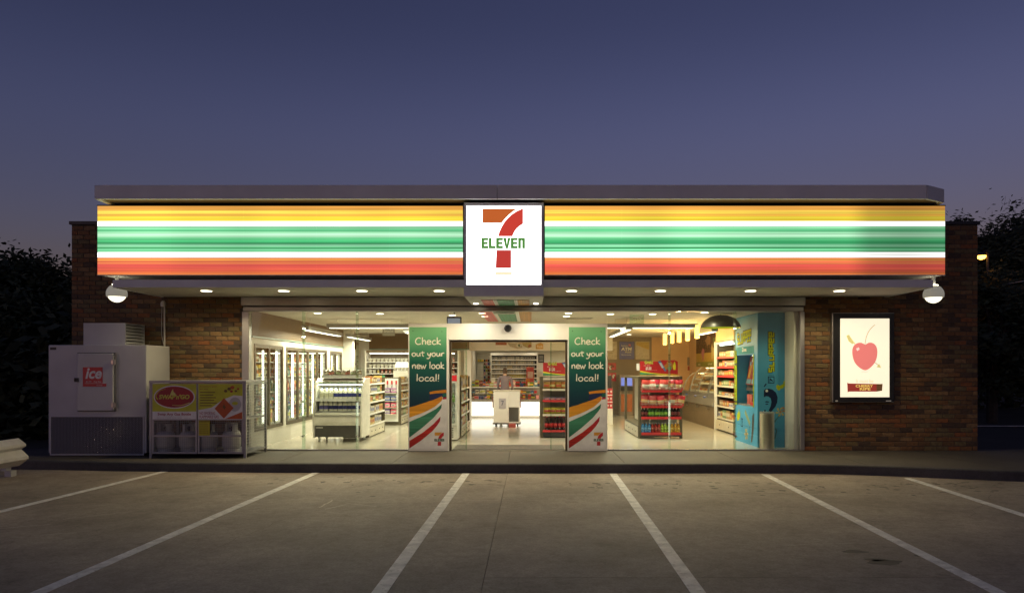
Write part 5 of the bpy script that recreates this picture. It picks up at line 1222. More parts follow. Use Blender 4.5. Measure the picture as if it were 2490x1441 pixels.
for i in range(7):
    zz = .95+i*.152
    MB().box(x0,x1,y0+.02,y0+.3,zz-.015,zz).build('shelf', M_shelf, gt); MB().box(x0,x1,y0,y0+.018,zz-.03,zz+.008).build('price_rail', M_white_print, gt)
    xx = x0+.04
    while xx < x1-.04:
        w = .058; c_ = q.choice(((.30,.29,.27),(.2,.2,.21),(.38,.36,.3),(.12,.12,.14),(.35,.28,.12)) if i < 6 else ((.12,.12,.12),(.4,.38,.34)))
        if i == 2 and -.7 < xx < .0: c_ = (.55,.45,.05)
        b.col = c_; b.box(xx-w*.46,xx+w*.46,y0+.04,y0+.08,zz+.001,zz+.095); b.col = (.45,.44,.4); b.box(xx-w*.3,xx+w*.3,y0+.038,y0+.0395,zz+.04,zz+.075); xx += w
b.col = None
o = stuff(b.build('small_packets', GOODS)); o['label'] = 'rows of small grey packets on the tobacco gantry'; o['category'] = 'packets'
for px, top, bot, txt in ((1287,892,934,1),):
    t = thing('red_notice', 'red hanging notice in front of the tobacco gantry', 'sign', (X(px,10.9),10.9,1.3))
    MB().box(X(1280,10.9),X(1298,10.9),10.88,10.89,Z(933,10.9),Z(892,10.9)).build('board', plain('notice_red', (.5,.08,.07)), t)
    MB().box(X(1283,10.9),X(1296,10.9),10.876,10.879,Z(919,10.9),Z(903,10.9)).build('white_patch', plain('notice_pale', (.6,.42,.36)), t)
t = thing('black_notice', 'small black price notice to the right of the tobacco gantry', 'sign', (X(1316,11.8),11.85,1.7))
MB().box(X(1309,11.8),X(1323,11.8),11.87,11.895,Z(881,11.8),Z(861,11.8)).build('board', M_black, t)
for k in range(5): MB().box(X(1311,11.8),X(1321,11.8),11.866,11.869,Z(865+k*3.2,11.8),Z(864+k*3.2,11.8)).build('text_line', M_fascia, t)
# slat wall with hanging packets
sw = thing('slat_wall', 'cream slatted wall hung with small packets left of the gantry', 'display wall', (-1.6,11.85,0))
for k in range(13): MB().box(-1.88,x0-.05,11.86,11.895,.95+k*.09,1.03+k*.09).build('slat', M_shelf, sw)
b = MB(); q = random.Random(95)
for k in range(8):
    for j in range(9):
        xx = -1.8+j*.068
        if k < 7 and j < 3: continue
        b.col = q.choice(PAL); b.box(xx-.028,xx+.028,11.80,11.83,1.0+k*.115,1.075+k*.115); b.col = (.6,.58,.5); b.box(xx-.024,xx+.024,11.796,11.7995,1.075+k*.115,1.09+k*.115)
b.col = None
o = stuff(b.build('hanging_packets', GOODS)); o['label'] = 'small coloured packets hanging on the slatted wall'; o['category'] = 'packets'
# picture of rolled wraps on the bulkhead
bp = thing('bulkhead_picture', 'print of two filled wraps on the white bulkhead over the counter', 'picture', (X(1250,9.7),9.7,2.15))
fr = front(0,9.7,0); U = lambda x: X(x,9.7); V = lambda y: Z(y,9.7)
b = MB(); b.rect(fr, U(1205), U(1232), V(838.5), V(832), 0, .004, 1); b.plate(fr, [(U(1232),V(831)),(U(1250),V(834)),(U(1268),V(833)),(U(1270),V(845)),(U(1258),V(847)),(U(1240),V(842))], 0, .006, 0)
b.plate(fr, blob(U(1261),V(839.5),.085,.075,14,2), .006, .009, 2); b.plate(fr, blob(U(1262),V(839.5),.05,.045,9,3), .009, .011, 3)
b.plate(fr, [(U(1268),V(833)),(U(1292),V(831)),(U(1293),V(843)),(U(1285),V(846)),(U(1272),V(840))], .002, .007, 4); b.plate(fr, blob(U(1288),V(840),.06,.05,10,4), .007, .01, 1)
b.plate(fr, [(U(1303),V(848)),(U(1321),V(848)),(U(1321),V(836)),(U(1314),V(833)),(U(1303),V(837))], 0, .006, 5); put_text(b, fr, 'fresh', U(1306), U(1319), V(845), V(839), .0065, 6)
b.build('print', [plain('wrap_pale', (.5,.42,.30)), plain('wrap_meat', (.35,.12,.06)), plain('wrap_white', (.62,.6,.52)), plain('wrap_green', (.12,.14,.06)), plain('wrap_tan', (.45,.36,.16)), plain('plaque_orange', (.6,.36,.10)), M_white_print], bp)

# ---- podium on castors
pd = thing('podium_trolley', 'white podium trolley on castors in front of the counter', 'trolley', (-.63,5.9,0))
x0, x1, y0, y1 = -.985, -.285, 5.82, 6.4
xm = X(1237,5.8)
MB().box(x0,xm,y0,y1,.10,.94).build('cabinet', M_white, pd, bev=.008)
b = MB(); b.box(x1-.03,x1,y0,y1,.10,.94); b.box(xm,x1-.03,y1-.03,y1,.10,.94); b.box(xm,x1-.03,y0,y1-.03,.52,.55); b.box(xm,x1-.03,y0,y0+.02,.55,.94); b.box(xm,x1-.03,y0,y1-.03,.10,.13); b.build('open_shelf', M_white, pd)
MB().box(x0-.02,x1+.02,y0-.02,y1,.07,.098).build('plinth', M_dark, pd); MB().box(x0-.01,x1+.01,y0-.01,y1+.02,.942,.965).build('top', M_shelf, pd)
for a in (x0+.06, x1-.06):
    for c in (y0+.06, y1-.06): b = MB(); b.cyl((a-.014,c,.035), .035, .028, 10, 0, 'x'); b.box(a-.02,a+.02,c-.02,c+.02,.05,.07); b.build('castor', M_black, pd)
MB().box(X(1213,5.8),X(1230,5.8),y0-.006,y0-.001,Z(993,5.8),Z(968,5.8)).build('notice', plain('notice_lilac', (.42,.4,.44)), pd)
put = MB(); put_text(put, front(0,y0-.0061,0), '7', X(1219,5.8), X(1225,5.8), Z(985,5.8), Z(974,5.8), .001); put.build('notice_print', M_navy, pd)
for a in (x0-.03, x1+.012): MB().box(a,a+.018,y0+.05,y1-.05,.5,.8).build('side_wing', plain('wing_red', (.22,.05,.04)), pd)
tag(MB().box(X(1237,5.6),X(1254,5.6),5.55,5.75,.004,.10).build('red_carton', plain('carton_red', (.4,.08,.07))), 'flat red carton on the floor under the podium trolley', 'carton')

# ---- back right: panelling, posters, cash machine, red drinks
def poster(name, px0, px1, py0, py1, Y, m, label, lines=None):
    t = thing(name, label, 'poster', (X((px0+px1)/2,Y),Y,Z(py1,Y)))
    MB().box(X(px0,Y),X(px1,Y),Y-.012,Y-.002,Z(py1,Y),Z(py0,Y)).build('sheet', m, t)
    return t
Y = 11.24; fr = front(0,Y-.0125,0)
t = poster('wall_poster', 1478, 1500, 830, 873, Y, plain('poster_cream', (.55,.48,.36)), 'cream wall poster left of the blue cash machine poster')
for k in range(6): MB().rect(fr, X(1481,Y), X(1496-(k % 3)*3,Y), Z(838+k*4,Y), Z(837+k*4,Y), 0, .002).build('text_line', M_taupe, t)
t = poster('cash_poster', 1506, 1542, 830, 873, Y, plain('poster_blue', (.05,.07,.33)), 'blue cash machine poster with yellow and white lettering')
b = MB(); put_text(b, fr, 'ATM', X(1510,Y), X(1536,Y), Z(852,Y), Z(844,Y), .001, 0, .1, .04); put_text(b, fr, 'PLUS', X(1520,Y), X(1535,Y), Z(857.5,Y), Z(853.5,Y), .001, 1, .1, .02); put_text(b, fr, 'BankPoint', X(1511,Y), X(1527,Y), Z(842,Y), Z(838,Y), .001, 0); put_text(b, fr, '24 hour banking', X(1511,Y), X(1534,Y), Z(864,Y), Z(861,Y), .001, 0)
b.plate(fr, blob(X(1531,Y),Z(839,Y),.05,.05,8,3), 0, .001, 2); b.build('lettering', [M_white_print, plain('pale_yel', (.7,.65,.3)), plain('logo_pink', (.6,.15,.2))], t)
t = poster('menu_poster', 1545, 1579, 830, 873, Y, plain('poster_cream', (.55,.48,.36)), 'cream picture poster right of the blue cash machine poster')
b = MB(); b.plate(fr, [(X(1546,Y),Z(838,Y)),(X(1578,Y),Z(850,Y)),(X(1578,Y),Z(831,Y)),(X(1548,Y),Z(831,Y))], 0, .001); b.build('picture', plain('poster_gold', (.55,.38,.08)), t)
t = poster('category_sign', 1526, 1584, 798, 828, Y, plain('sign_bronze', (.22,.17,.11)), 'dark bronze sign panel with faint script above the posters')
b = MB(); put_text(b, fr, 'Food', X(1537,Y), X(1562,Y), Z(815,Y), Z(806,Y), .001, 0, .3); b.build('script', M_taupe, t)
RB = plain('berry_red', (.5,.04,.06)); DB = plain('berry_dark', (.12,.03,.025))
for k, (a, c) in enumerate(((882,899),(906,926))):
    t = poster('red_poster', 1478, 1498, a, c, Y, RB, ('upper','lower')[k]+' red berry poster on the taupe wall')
    for j in range(9): b = MB(); b.plate(fr, blob(X(1480+rnd.uniform(0,16),Y), Z(rnd.uniform(a+3,c-3),Y), .05, .045, 8, j+k*20), 0, .001+j*.0002); b.build('berry', (DB, M_white_print, RB, plain('berry_pink', (.5,.2,.2)))[j % 4], t)
t = thing('ticket_machine', 'cash machine with blue screen and orange lower body', 'cash machine', (3.1,10.4,0))
xa, xb, Y2 = X(1509,10.3), X(1540,10.3), 10.3
MB().box(xa,xb,Y2+.1,Y2+.6,.004,1.35).build('cabinet', M_taupe, t); MB().box(xa+.03,xb-.03,Y2+.06,Y2+.099,.15,.72).build('lower_panel', plain('atm_orange', (.45,.14,.05)), t)
MB().prism([(xa+.03,Y2+.02,1.0),(xb-.03,Y2+.02,1.0),(xb-.03,Y2+.09,1.0),(xa+.03,Y2+.09,1.0)],[(xa+.03,Y2+.07,1.26),(xb-.03,Y2+.07,1.26),(xb-.03,Y2+.09,1.26),(xa+.03,Y2+.09,1.26)]).build('screen', emis('atm_screen', (.15,.22,.75), .9), t)
MB().box(xa+.02,xb-.02,Y2-.02,Y2+.099,.84,.97).build('keypad_shelf', M_dark, t)
rs = thing('red_drink_rack', 'rack of red drink cartons on a white plinth at the right banner edge', 'rack', (2.2,7.4,0))
Y3 = 6.75; xa, xb = X(1466,Y3), X(1490,Y3)
MB().box(xa,xb,Y3,Y3+.4,.004,Z(995,Y3)).build('plinth', M_white, rs); MB().box(xa,xb,Y3+.3,Y3+.4,Z(994,Y3),1.35).build('back_panel', M_dark, rs)
rb2 = box_mesh(.075,.12,.17,[RB, plain('carton_lab', (.6,.2,.2)), M_white_print])
for i, pz in enumerate((978,961,944)):
    zz = Z(pz+15,Y3); MB().box(xa,xb,Y3,Y3+.3,zz-.02,zz).build('shelf', M_white_print, rs)
    for j in range(3): prod('drink_carton', rb2, (xa+.05+j*.09,Y3+.08,zz+.001), 'red drink carton on the %s shelf of the small rack' % ('lowest','middle','top')[i], 'carton', 'red drink cartons on the small rack')

# ---- hot food cabinets on the brown counter along the right wall
fc = thing('food_counter', 'long brown counter with sloped silver front along the orange wall', 'counter', (5.0,7,0))
x0, y0, y1 = 4.68, 5.0, 9.4
MB().box(x0,5.39,y0,y1,.004,.56).build('base', M_brown, fc); MB().yz if False else None
MB().xz([(x0-.02,.57),(x0-.06,.6),(x0+.02,.77),(5.39,.77),(5.39,.57)], y0, y1).build('sloped_front', M_alu, fc)
for yy in (5.6,6.9,8.2):
    for d_ in (-.05,.05): MB().box(x0-.015,x0,yy+d_-.012,yy+d_+.012,.46,.53).build('door_pull', M_steel, fc)
for yy in (6.1,7.2,8.4):
    tag(MB().lathe((x0+.03,yy,.76), [(.05,0),(.055,.03),(.04,.05)], 10).build('sauce_pot', plain('pot_blue', (.12,.16,.35))), 'small blue sauce pot on the silver counter edge', 'pot', 'sauce pots on the silver counter edge')
def cabinet(y0, y1, h, label, bays, seed):
    t = thing('food_cabinet', label, 'food warmer', (5.0,(y0+y1)/2,.771), 'curved glass food cabinets on the brown counter')
    z0 = .772; prof = [(4.74,z0+.12),(4.76,z0+.3*h),(4.82,z0+.55*h),(4.92,z0+.78*h),(5.06,z0+.96*h),(5.15,z0+h)]
    MB().box(4.72,5.36,y0,y1,z0,z0+.12).build('base', M_alu, t)
    MB().box(5.32,5.36,y0,y1,z0+.121,z0+h).build('back_panel', M_alu, t); MB().box(5.15,5.32,y0,y1,z0+h-.03,z0+h).build('top', M_alu, t)
    for k in range(bays):
        a, c = y0+(y1-y0)*k/bays+.02, y0+(y1-y0)*(k+1)/bays-.02
        b = MB(); n_ = len(prof); b.add([(x,a,z) for x, z in prof]+[(x,c,z) for x, z in prof], [(i,i+1,n_+i+1,n_+i) for i in range(n_-1)]); b.build('curved_pane', M_glass, t)
    for k in range(bays+1):
        a = min(max(y0+(y1-y0)*k/bays, y0+.015), y1-.015); b = MB()
        for p_, q_ in zip(prof, prof[1:]): b.prism([(p_[0]-.015,a-.014,p_[1]),(p_[0]+.012,a-.014,p_[1]),(p_[0]+.012,a+.014,p_[1]),(p_[0]-.015,a+.014,p_[1])],[(q_[0]-.015,a-.014,q_[1]),(q_[0]+.012,a-.014,q_[1]),(q_[0]+.012,a+.014,q_[1]),(q_[0]-.015,a+.014,q_[1])])
        b.build('rib', M_steel, t)
    b = MB(); q = random.Random(seed)
    for zz, dp in ((z0+.13,.4),(z0+.42*h,.32),(z0+.68*h,.24)):
        MB().box(5.32-dp,5.32,y0+.03,y1-.03,zz-.012,zz).build('shelf', M_steel, t)
        MB().box(5.32-dp-.012,5.32-dp-.001,y0+.03,y1-.03,zz-.02,zz+.03).build('ticket_rail', M_white_print, t)
        yy = y0+.1
        while yy < y1-.08:
            b.col = q.choice(((.42,.22,.06),(.5,.33,.1),(.3,.15,.05),(.5,.42,.2),(.35,.06,.03),(.55,.5,.42))); b.lathe((5.32-dp/2-.03,yy,zz+.001), [(.055,0),(.065,.025),(.05,.055),(.015,.075)], 8); yy += .13
    b.col = None
    o = stuff(b.build('hot_food', GOODS)); o['label'] = 'rolls and pastries in the '+label.split(' on the')[0]; o['category'] = 'food'
    MB().box(5.2,5.25,y0+.05,y1-.05,z0+h-.055,z0+h-.032).build('heat_lamp', emis('heat_lamp', (1,.8,.42), 7), t)
cabinet(5.05,5.85,.70,'low single glass food cabinet nearest the blue station', 1, 3)
cabinet(5.9,8.1,.84,'tall double glass food cabinet in the middle of the brown counter', 2, 4)
cabinet(8.15,9.1,.68,'low glass food cabinet at the far end of the brown counter', 1, 5)
# mural and small menu on the orange wall
def mural_mat():
    m = bpy.data.materials.new('mural_beans'); m.use_nodes = True; n = m.node_tree.nodes; l = m.node_tree.links; p = n['Principled BSDF']
    tc = n.new('ShaderNodeTexCoord'); v = n.new('ShaderNodeTexVoronoi'); v.inputs['Scale'].default_value = 14; l.new(tc.outputs['Object'], v.inputs[0])
    r = n.new('ShaderNodeValToRGB'); r.color_ramp.elements[0].color = (.30,.16,.08,1); r.color_ramp.elements[1].color = (.05,.025,.012,1); r.color_ramp.elements[1].position = .55
    l.new(v.outputs[0], r.inputs[0]); l.new(r.outputs[0], p.inputs['Base Color']); return m
mu = thing('food_mural', 'brown food photograph mural with green strip on the orange wall', 'mural', (5.39,8.9,1.6))
fr = leftf(5.398, 10.2, 1.62)
MB().rect(fr, 0, 2.7, .42, .98, 0, .004).build('bean_print', mural_mat(), mu)
MB().rect(fr, 0, 2.7, .15, .418, 0, .004).build('ochre_print', plain('mural_ochre', (.5,.32,.06)), mu); MB().rect(fr, 0, 2.7, 0, .148, 0, .004).build('green_strip', plain('mural_green', (.22,.24,.03)), mu)
for (u, v, ru, rv, m_, k) in ((.95,.38,.2,.22,plain('mural_pink', (.5,.15,.22)),1),(2.15,.42,.16,.26,plain('mural_cream', (.6,.5,.2)),2),(1.6,.8,.4,.16,plain('mural_cup', (.35,.2,.1)),3),(2.45,.72,.22,.2,plain('mural_leaf', (.14,.22,.07)),4)):
    b = MB(); b.plate(fr, blob(u, v, ru, rv, 14, k), .004, .006+k*.001); b.build('print_shape', m_, mu)
b = MB(); put_text(b, fr, 'eat', .3, .6, .04, .11, .005); put_text(b, fr, 'drink', 1.6, 2.1, .04, .11, .005); b.build('lettering', M_white_print, mu)
t = thing('wall_menu', 'small dark framed menu on the orange end wall', 'sign', (4.9,11.2,1.3)); Y = 11.24
MB().box(X(1671,Y),X(1682,Y),Y-.014,Y-.002,Z(888,Y),Z(868,Y)).build('board', M_taupe, t); MB().box(X(1672,Y),X(1690,Y),Y-.014,Y-.002,Z(900,Y),Z(889.5,Y)).build('red_ticket', plain('ticket_red', (.4,.08,.05)), t)
# yellow tube pendants
for i, (px, ptop, pbot) in enumerate(((1617,807,836),(1634.6,804,832),(1651.4,798.5,829.6),(1672,793,825.6),(1695,785,820))):
    h_ = .33; zt_ = h_*F/(pbot-ptop); Yp = zt_-D; xx = X(px,Yp); zb_ = Z(pbot,Yp)-.02
    t = thing('tube_pendant', 'yellow glowing tube pendant, %s of the row over the food counter' % ('farthest','second farthest','middle one','second nearest','nearest')[i], 'lamp', (xx,Yp,zb_), 'yellow tube pendants over the food counter')
    MB().lathe((xx,Yp,zb_), [(.054,0),(.056,.02),(.056,h_-.03)], 14).build('shade', emis('amber_shade', (1.0,.66,.14), 3.2), t, smooth=True)
    MB().lathe((xx,Yp,zb_+h_-.03), [(.03,0),(.03,.03)], 10).build('fitting', M_steel, t); MB().cyl((xx,Yp,zb_+h_), .004, max(.01, 2.632-zb_-h_), 5).build('cord', M_black, t)
    light('tube_glow', 'POINT', (xx,Yp,zb_-.06), 42, (1,.62,.22), t, shadow_soft_size=.05)
# dome lamp
dm = thing('dome_pendant', 'large dark dome lamp with lime green inside in the right window', 'lamp', (3.83,1.05,2.36))
xx, yy, zz = 3.83, 1.05, 2.355; r_ = .395
pr = [(r_*math.cos(R(k)), .26*math.sin(R(k))) for k in (0,12,25,40,55,70,82)]
o_ = MB(); n_ = 28; vs = []; fs = []
for r2, h2 in pr:
    for i in range(n_): vs.append((xx+r2*math.cos(2*math.pi*i/n_), yy+r2*math.sin(2*math.pi*i/n_), zz+h2))
for j in range(len(pr)-1):
    for i in range(n_): fs.append((j*n_+i, j*n_+(i+1) % n_, (j+1)*n_+(i+1) % n_, (j+1)*n_+i))
o_.add(vs, fs); o_.build('outer_shell', mat('dome_bronze', (.09,.085,.06), .4, .3), dm, smooth=True)
o_ = MB(); o_.add([((a-xx)*.975+xx, (b_-yy)*.975+yy, (c_-zz)*.96+zz) for a, b_, c_ in vs], [f[::-1] for f in fs]); o_.build('inner_shell', emis('dome_lime', (.62,.68,.02), .4), dm, smooth=True)
MB().lathe((xx,yy,zz+.05), [(.13,0),(.15,.03),(.13,.06)], 16).build('bulb', emis('dome_bulb', (1,.9,.4), 1.8), dm); MB().cyl((xx,yy,zz+.25), .01, .03, 6).build('cord', M_black, dm)
light('dome_light', 'SPOT', (xx,yy,zz+.04), 5, (1,.9,.5), dm, spot_size=R(130), spot_blend=.5, shadow_soft_size=.12)
# tall snack bay before the blue station
sbay = thing('snack_bay', 'tall narrow snack bay with white frame between food counter and blue station', 'shelf', (5.0,4,0))
y0, y1 = 3.25, 4.85
MB().box(4.66,4.72,y1-.01,y1+.06,0,2.22).build('white_post', M_white, sbay); MB().box(4.72,5.3,y1,y1+.04,0,2.2).build('side_panel', M_olive, sbay); MB().box(4.72,5.3,y0-.04,y0,0,2.2).build('side_panel', M_olive, sbay)
MB().box(5.26,5.3,y0,y1,.05,2.2).build('back_panel', M_white, sbay); MB().box(4.68,5.26,y0,y1,2.15,2.2).build('canopy', M_white, sbay)
MB().box(4.76,4.82,y0+.1,y1-.1,2.12,2.145).build('light_tube', emis('bay_tube', (.9,1,.95), 6), sbay)
d = MB().box(4.68,5.26,y0+.01,y1-.01,.04,.27).build('drawer', M_shelf, sbay)
for f_ in (.35,1.2): MB().cyl((4.668,y0+f_,.16), .014, .012, 8, 0, 'x').build('knob', M_dark, d)
SB = (.33,.62,.88,1.12,1.36,1.58,1.82)
for zz in SB: MB().box(4.72,5.26,y0,y1,zz-.018,zz).build('shelf', M_olive, sbay); MB().box(4.708,4.719,y0,y1,zz-.03,zz+.012).build('price_rail', M_red if zz > 1.3 else M_shelf, sbay)
packets(5.2, 4.71, -1, y0-.03, y1+.03, SB, (.55,.78,1.0,1.28,1.55,1.76,2.02), 59, 'tall snack bay', 'packets in the tall snack bay')

# ---- blue frozen drink station
M_sblue = mat('station_blue', (.075,.35,.60), .6, 0, .12, 1.2, spec=.2)
sn = thing('frozen_drink_station', 'blue frozen drink station with lime letters behind the right window', 'drink station', (4.7,1.3,0))
xs_, ys0, ys1 = 4.42, .56, 2.15; za, zb2 = .77, 1.82; yo0, yo1 = .78, 2.0
MB().box(xs_,5.3,ys0+.03,ys1,.004,za).build('lower_cabinet', M_sblue, sn); MB().box(xs_,5.3,ys0+.03,ys1,zb2,2.62).build('header_panel', M_sblue, sn)
MB().box(xs_,5.3,ys0+.03,yo0,za,zb2).build('near_pier', M_sblue, sn); MB().box(xs_,5.3,yo1,ys1,za,zb2).build('far_pier', M_sblue, sn)
MB().box(5.24,5.3,yo0,yo1,za,zb2).build('alcove_back', mat('copper_back', (.55,.30,.20), .25, .6), sn)
MB().box(xs_+.02,5.24,yo0,yo1,za,za+.03).build('worktop', M_alu, sn)
fpn = MB().box(xs_,5.06,ys0,ys0+.028,.004,2.62).build('front_panel', M_sblue, sn)
M_lime = mat('station_lime', (.42,.50,.02), .8, spec=.1); M_nv = mat('station_navy', (.012,.02,.06), .8, spec=.1)
for a in (yo0, yo1-.03): MB().box(xs_-.012,xs_-.001,a,a+.03,za,zb2).build('lime_post', M_lime, sn)
MB().box(xs_-.012,xs_-.001,yo1+.002,ys1,za,zb2+.1).build('lime_post', M_lime, sn)
# lettering
fr = front(0, ys0-.001, 0); px = lambda x: X(1770+x/4.237, ys0); pz = lambda y: Z(760+y/4.237, ys0)
b = MB(); put_block(b, fr, 'SLURPee', px(424), px(470), pz(612), pz(190), .001, 0, .052, rot=True); put_block(b, fr, 'SLURPee', px(424), px(470), pz(612), pz(190), .003, 1, .03, rot=True); b.build('upright_lettering', [M_nv, M_lime], fpn)
b = MB(); b.rect(fr, px(412), px(478), pz(726), pz(655), 0, .002, 0); b.rect(fr, px(420), px(470), pz(718), pz(663), .002, .003, 1)
put_text(b, fr, '7', px(428), px(462), pz(714), pz(668), .0036, 0, 0, .04, rot=True); put_text(b, fr, 'Only at', px(418), px(472), pz(648), pz(634), .001, 0); b.build('station_emblem', [M_nv, M_sblue], fpn)
b = MB(); hair = [(370,800),(385,785),(420,780),(460,790),(495,820),(512,870),(508,920),(490,965),(462,1000),(440,1028),(418,1030),(422,1000),(440,960),(448,915),(440,880),(415,860),(390,858),(370,870)]
b.plate(fr, [(px(x),pz(y)) for x, y in hair], 0, .002, 0); b.plate(fr, [(px(x),pz(y)) for x, y in ((378,918),(395,908),(420,912),(425,922),(400,922))], 0, .002, 0); b.plate(fr, [(px(x),pz(y)) for x, y in ((385,938),(412,934),(416,944),(390,946))], 0, .002, 0)
b.plate(fr, [(px(x),pz(y)) for x, y in ((372,1000),(388,998),(390,1012),(374,1016))], 0, .002, 0); b.ribbon(fr, [(px(372),pz(760)),(px(395),pz(730))], .02, .002, 0)
b.plate(fr, [(px(400+14*math.cos(k)),pz(803+14*math.sin(k))) for k in [j*.6 for j in range(10)]], .002, .003, 1); b.build('hair_print', [M_nv, M_white_print], fpn)
b = MB()
for (x, y, r1, r2, k) in ((605,600,22,45,1),(525,768,30,34,2),(590,735,36,38,3),(622,700,24,30,4),(560,760,20,22,5)): b.plate(fr, [(px(x)+(u-0)*1, pz(y)+w_) for u, w_ in blob(0,0,r1/4.237*.008,r2/4.237*.008,12,k)], 0, .001+k*.0003, 0)
b.build('paint_splash', M_lime, fpn)
def flower(fr, u, v, r, m1, m2, parent, seed):
    b = MB()
    for k in range(6):
        a = k*math.pi/3+seed; b.plate(fr, [(u+r*.15*math.cos(a+1.2),v+r*.15*math.sin(a+1.2)),(u+r*.8*math.cos(a-.3),v+r*.8*math.sin(a-.3)),(u+r*math.cos(a),v+r*math.sin(a)),(u+r*.8*math.cos(a+.3),v+r*.8*math.sin(a+.3))], .0005, .001+k*.0004, 0)
    b.plate(fr, [(u+r*.22*math.cos(k),v+r*.22*math.sin(k)) for k in [j*.7 for j in range(9)]], .002, .005, 1); b.build('flower_print', [m1, m2], parent)
FY = plain('flower_yellow', (.50,.42,.12)); FO = plain('flower_orange', (.45,.2,.06))
flower(fr, px(540), pz(1020), .1, FY, FO, fpn, .2); flower(fr, px(598), pz(995), .085, FO, FY, fpn, .5)
b = MB(); b.ribbon(fr, smooth_line([(px(480),pz(1125)),(px(500),pz(1095)),(px(530),pz(1060))]), .025, .001, 0, .012); b.ribbon(fr, smooth_line([(px(480),pz(1300)),(px(500),pz(1220)),(px(490),pz(1190))]), .02, .001, 0); b.build('stem_print', plain('stem_teal', (.04,.14,.16)), fpn)
# left side face
fl = leftf(xs_-.001, ys1, 0); SU = lambda Yv: ys1-Yv
b = MB(); put_block(b, fl, 'SLURPee', .2, 1.2, 2.06, 2.26, .001, 0, .075, slope=.05); put_block(b, fl, 'SLURPee', .2, 1.2, 2.06, 2.26, .003, 1, .045, slope=.05); b.build('header_lettering', [M_nv, M_lime], sn)
b = MB(); b.rect(fl, .1, 1.36, 1.84, 1.99, 0, .001, 0); put_text(b, fl, 'Zone', .55, .85, 1.89, 1.97, .0015, 1); b.build('header_strip', [mat('station_teal', (.05,.30,.34), .8, spec=.1), M_white_print], sn)
b = MB(); b.plate(fl, blob(.32,.56,.11,.13,12,9), 0, .001); b.plate(fl, blob(.22,.5,.06,.1,12,10), 0, .0014); b.build('paint_splash', M_lime, sn)
b = MB(); b.ribbon(fl, [(.75,.66),(1.1,.42)], .1, .001, 0); b.build('label_print', plain('label_olive', (.25,.35,.2)), sn)
b = MB(); b.rect(fl, .46, .6, .33, .5, 0, .001, 0); b.rect(fl, .475, .585, .35, .48, .001, .002, 1); put_text(b, fl, '7', .5, .56, .37, .46, .0026, 0); b.build('small_emblem', [M_nv, M_sblue], sn)
flower(fl, .85, .2, .13, FY, FO, sn, .1)
b = MB(); b.plate(fl, [(1.25,.6),(1.38,.66),(1.36,.35),(1.25,.08),(1.16,.05),(1.22,.35)], 0, .001); b.build('feather_print', plain('feather_dark', (.05,.07,.07)), sn)
b = MB(); b.rect(fl, .02, 1.5, .36, .363, 0, .0008); b.rect(fl, 1.05, 1.053, .02, .36, 0, .0008); b.build('panel_seam', M_nv, sn)
# dispensers
fm = thing('frozen_drink_machine', 'twin black frozen drink dispenser with bright front cards in the blue station', 'drinks machine', (4.8,1.7,.8))
MB().box(4.66,5.2,1.22,1.96,.801,1.12).build('lower_body', M_steel, fm); MB().xz([(4.60,1.2),(4.70,1.80),(5.2,1.80),(5.2,1.2)], 1.22, 1.96).build('upper_body', M_black, fm)
MB().box(4.74,5.2,1.22,1.96,1.12,1.2).build('neck', M_dark, fm)
for k in range(2):
    c0, c1 = 1.60-.36*k+.0, 1.93-.36*k
    T = Fr((4.598,c1,1.2), (0,-1,0), (.1646,0,.9864)); w_ = c1-c0
    o = MB().rect(T, 0, w_, .0, .6, .001, .008).build('front_card', plain('card_red', (.30,.04,.03)), fm)
    b = MB(); b.rect(T, .02, w_-.02, .02, .12, .008, .009, 0); b.plate(T, [(w_*.2,.14),(w_*.6,.14),(w_*.75,.42),(w_*.35,.42)], .008, .0095, 1); b.plate(T, [(w_*.66+.05*math.cos(j*.6), .53+.05*math.sin(j*.6)) for j in range(10)], .008, .0095, 2); b.plate(T, blob(w_*.35,.45,.05,.06,10,k), .0095, .011, 3); b.build('card_print', [plain('card_blue', (.15,.3,.35)), plain('card_orange', (.55,.28,.04)), M_white_print, plain('card_ice', (.25,.42,.55))], o)
    for j in range(3): b = MB(); b.box(4.60,4.66,c0+.04+j*.1,c0+.07+j*.1,1.10,1.2); b.cyl((4.60,c0+.055+j*.1,1.08), .014, .06, 8); b.build('tap', M_steel, fm)
for i, (yy, h_) in enumerate(((1.62,.2),(1.44,.2))):
    o = tag(MB().box(4.55,4.64,yy-.075,yy+.075,.801,.801+h_).build('cup_box', plain('cup_red', (.5,.12,.10))), ('red and white cup box under the far dispenser','red and white cup box under the near dispenser')[i], 'box', 'cup boxes in the blue station')
tag(MB().box(4.44,4.75,.82,1.12,.801,.86).build('straw_tray', plain('tray_red', (.5,.04,.04))), 'flat red straw tray on the blue station worktop', 'tray')
light('alcove_light', 'AREA', (4.85,1.4,1.80), 5, (1,.95,.8), sn, shape='RECTANGLE', size=.3, size_y=.9)
MB().box(4.70,5.0,.95,1.85,1.803,1.818).build('alcove_lamp', emis('alcove_lamp', (1,.95,.8), 3), sn)
# bin
bn = thing('litter_bin', 'cylindrical stainless litter bin inside the right window corner', 'bin', (X(1865,.3),.3,.004))
xx = X(1865,.3)
MB().lathe((xx,.3,.006), [(.135,0),(.135,.66),(.138,.665)], 28).build('drum', mat('bin_steel', (.55,.52,.45), .32, .9, .06, 3), bn, smooth=True)
b = MB(); b.lathe((xx,.3,.672), [(.139,0),(.139,.02),(.11,.035)], 24); b.build('rim', M_steel, bn, smooth=True)
for k in range(14): a = k*2*math.pi/14; MB().lathe((xx+.125*math.cos(a),.3+.125*math.sin(a),.7), [(.01,0),(.012,.008),(.005,.015)], 6).build('bead', M_steel, bn)
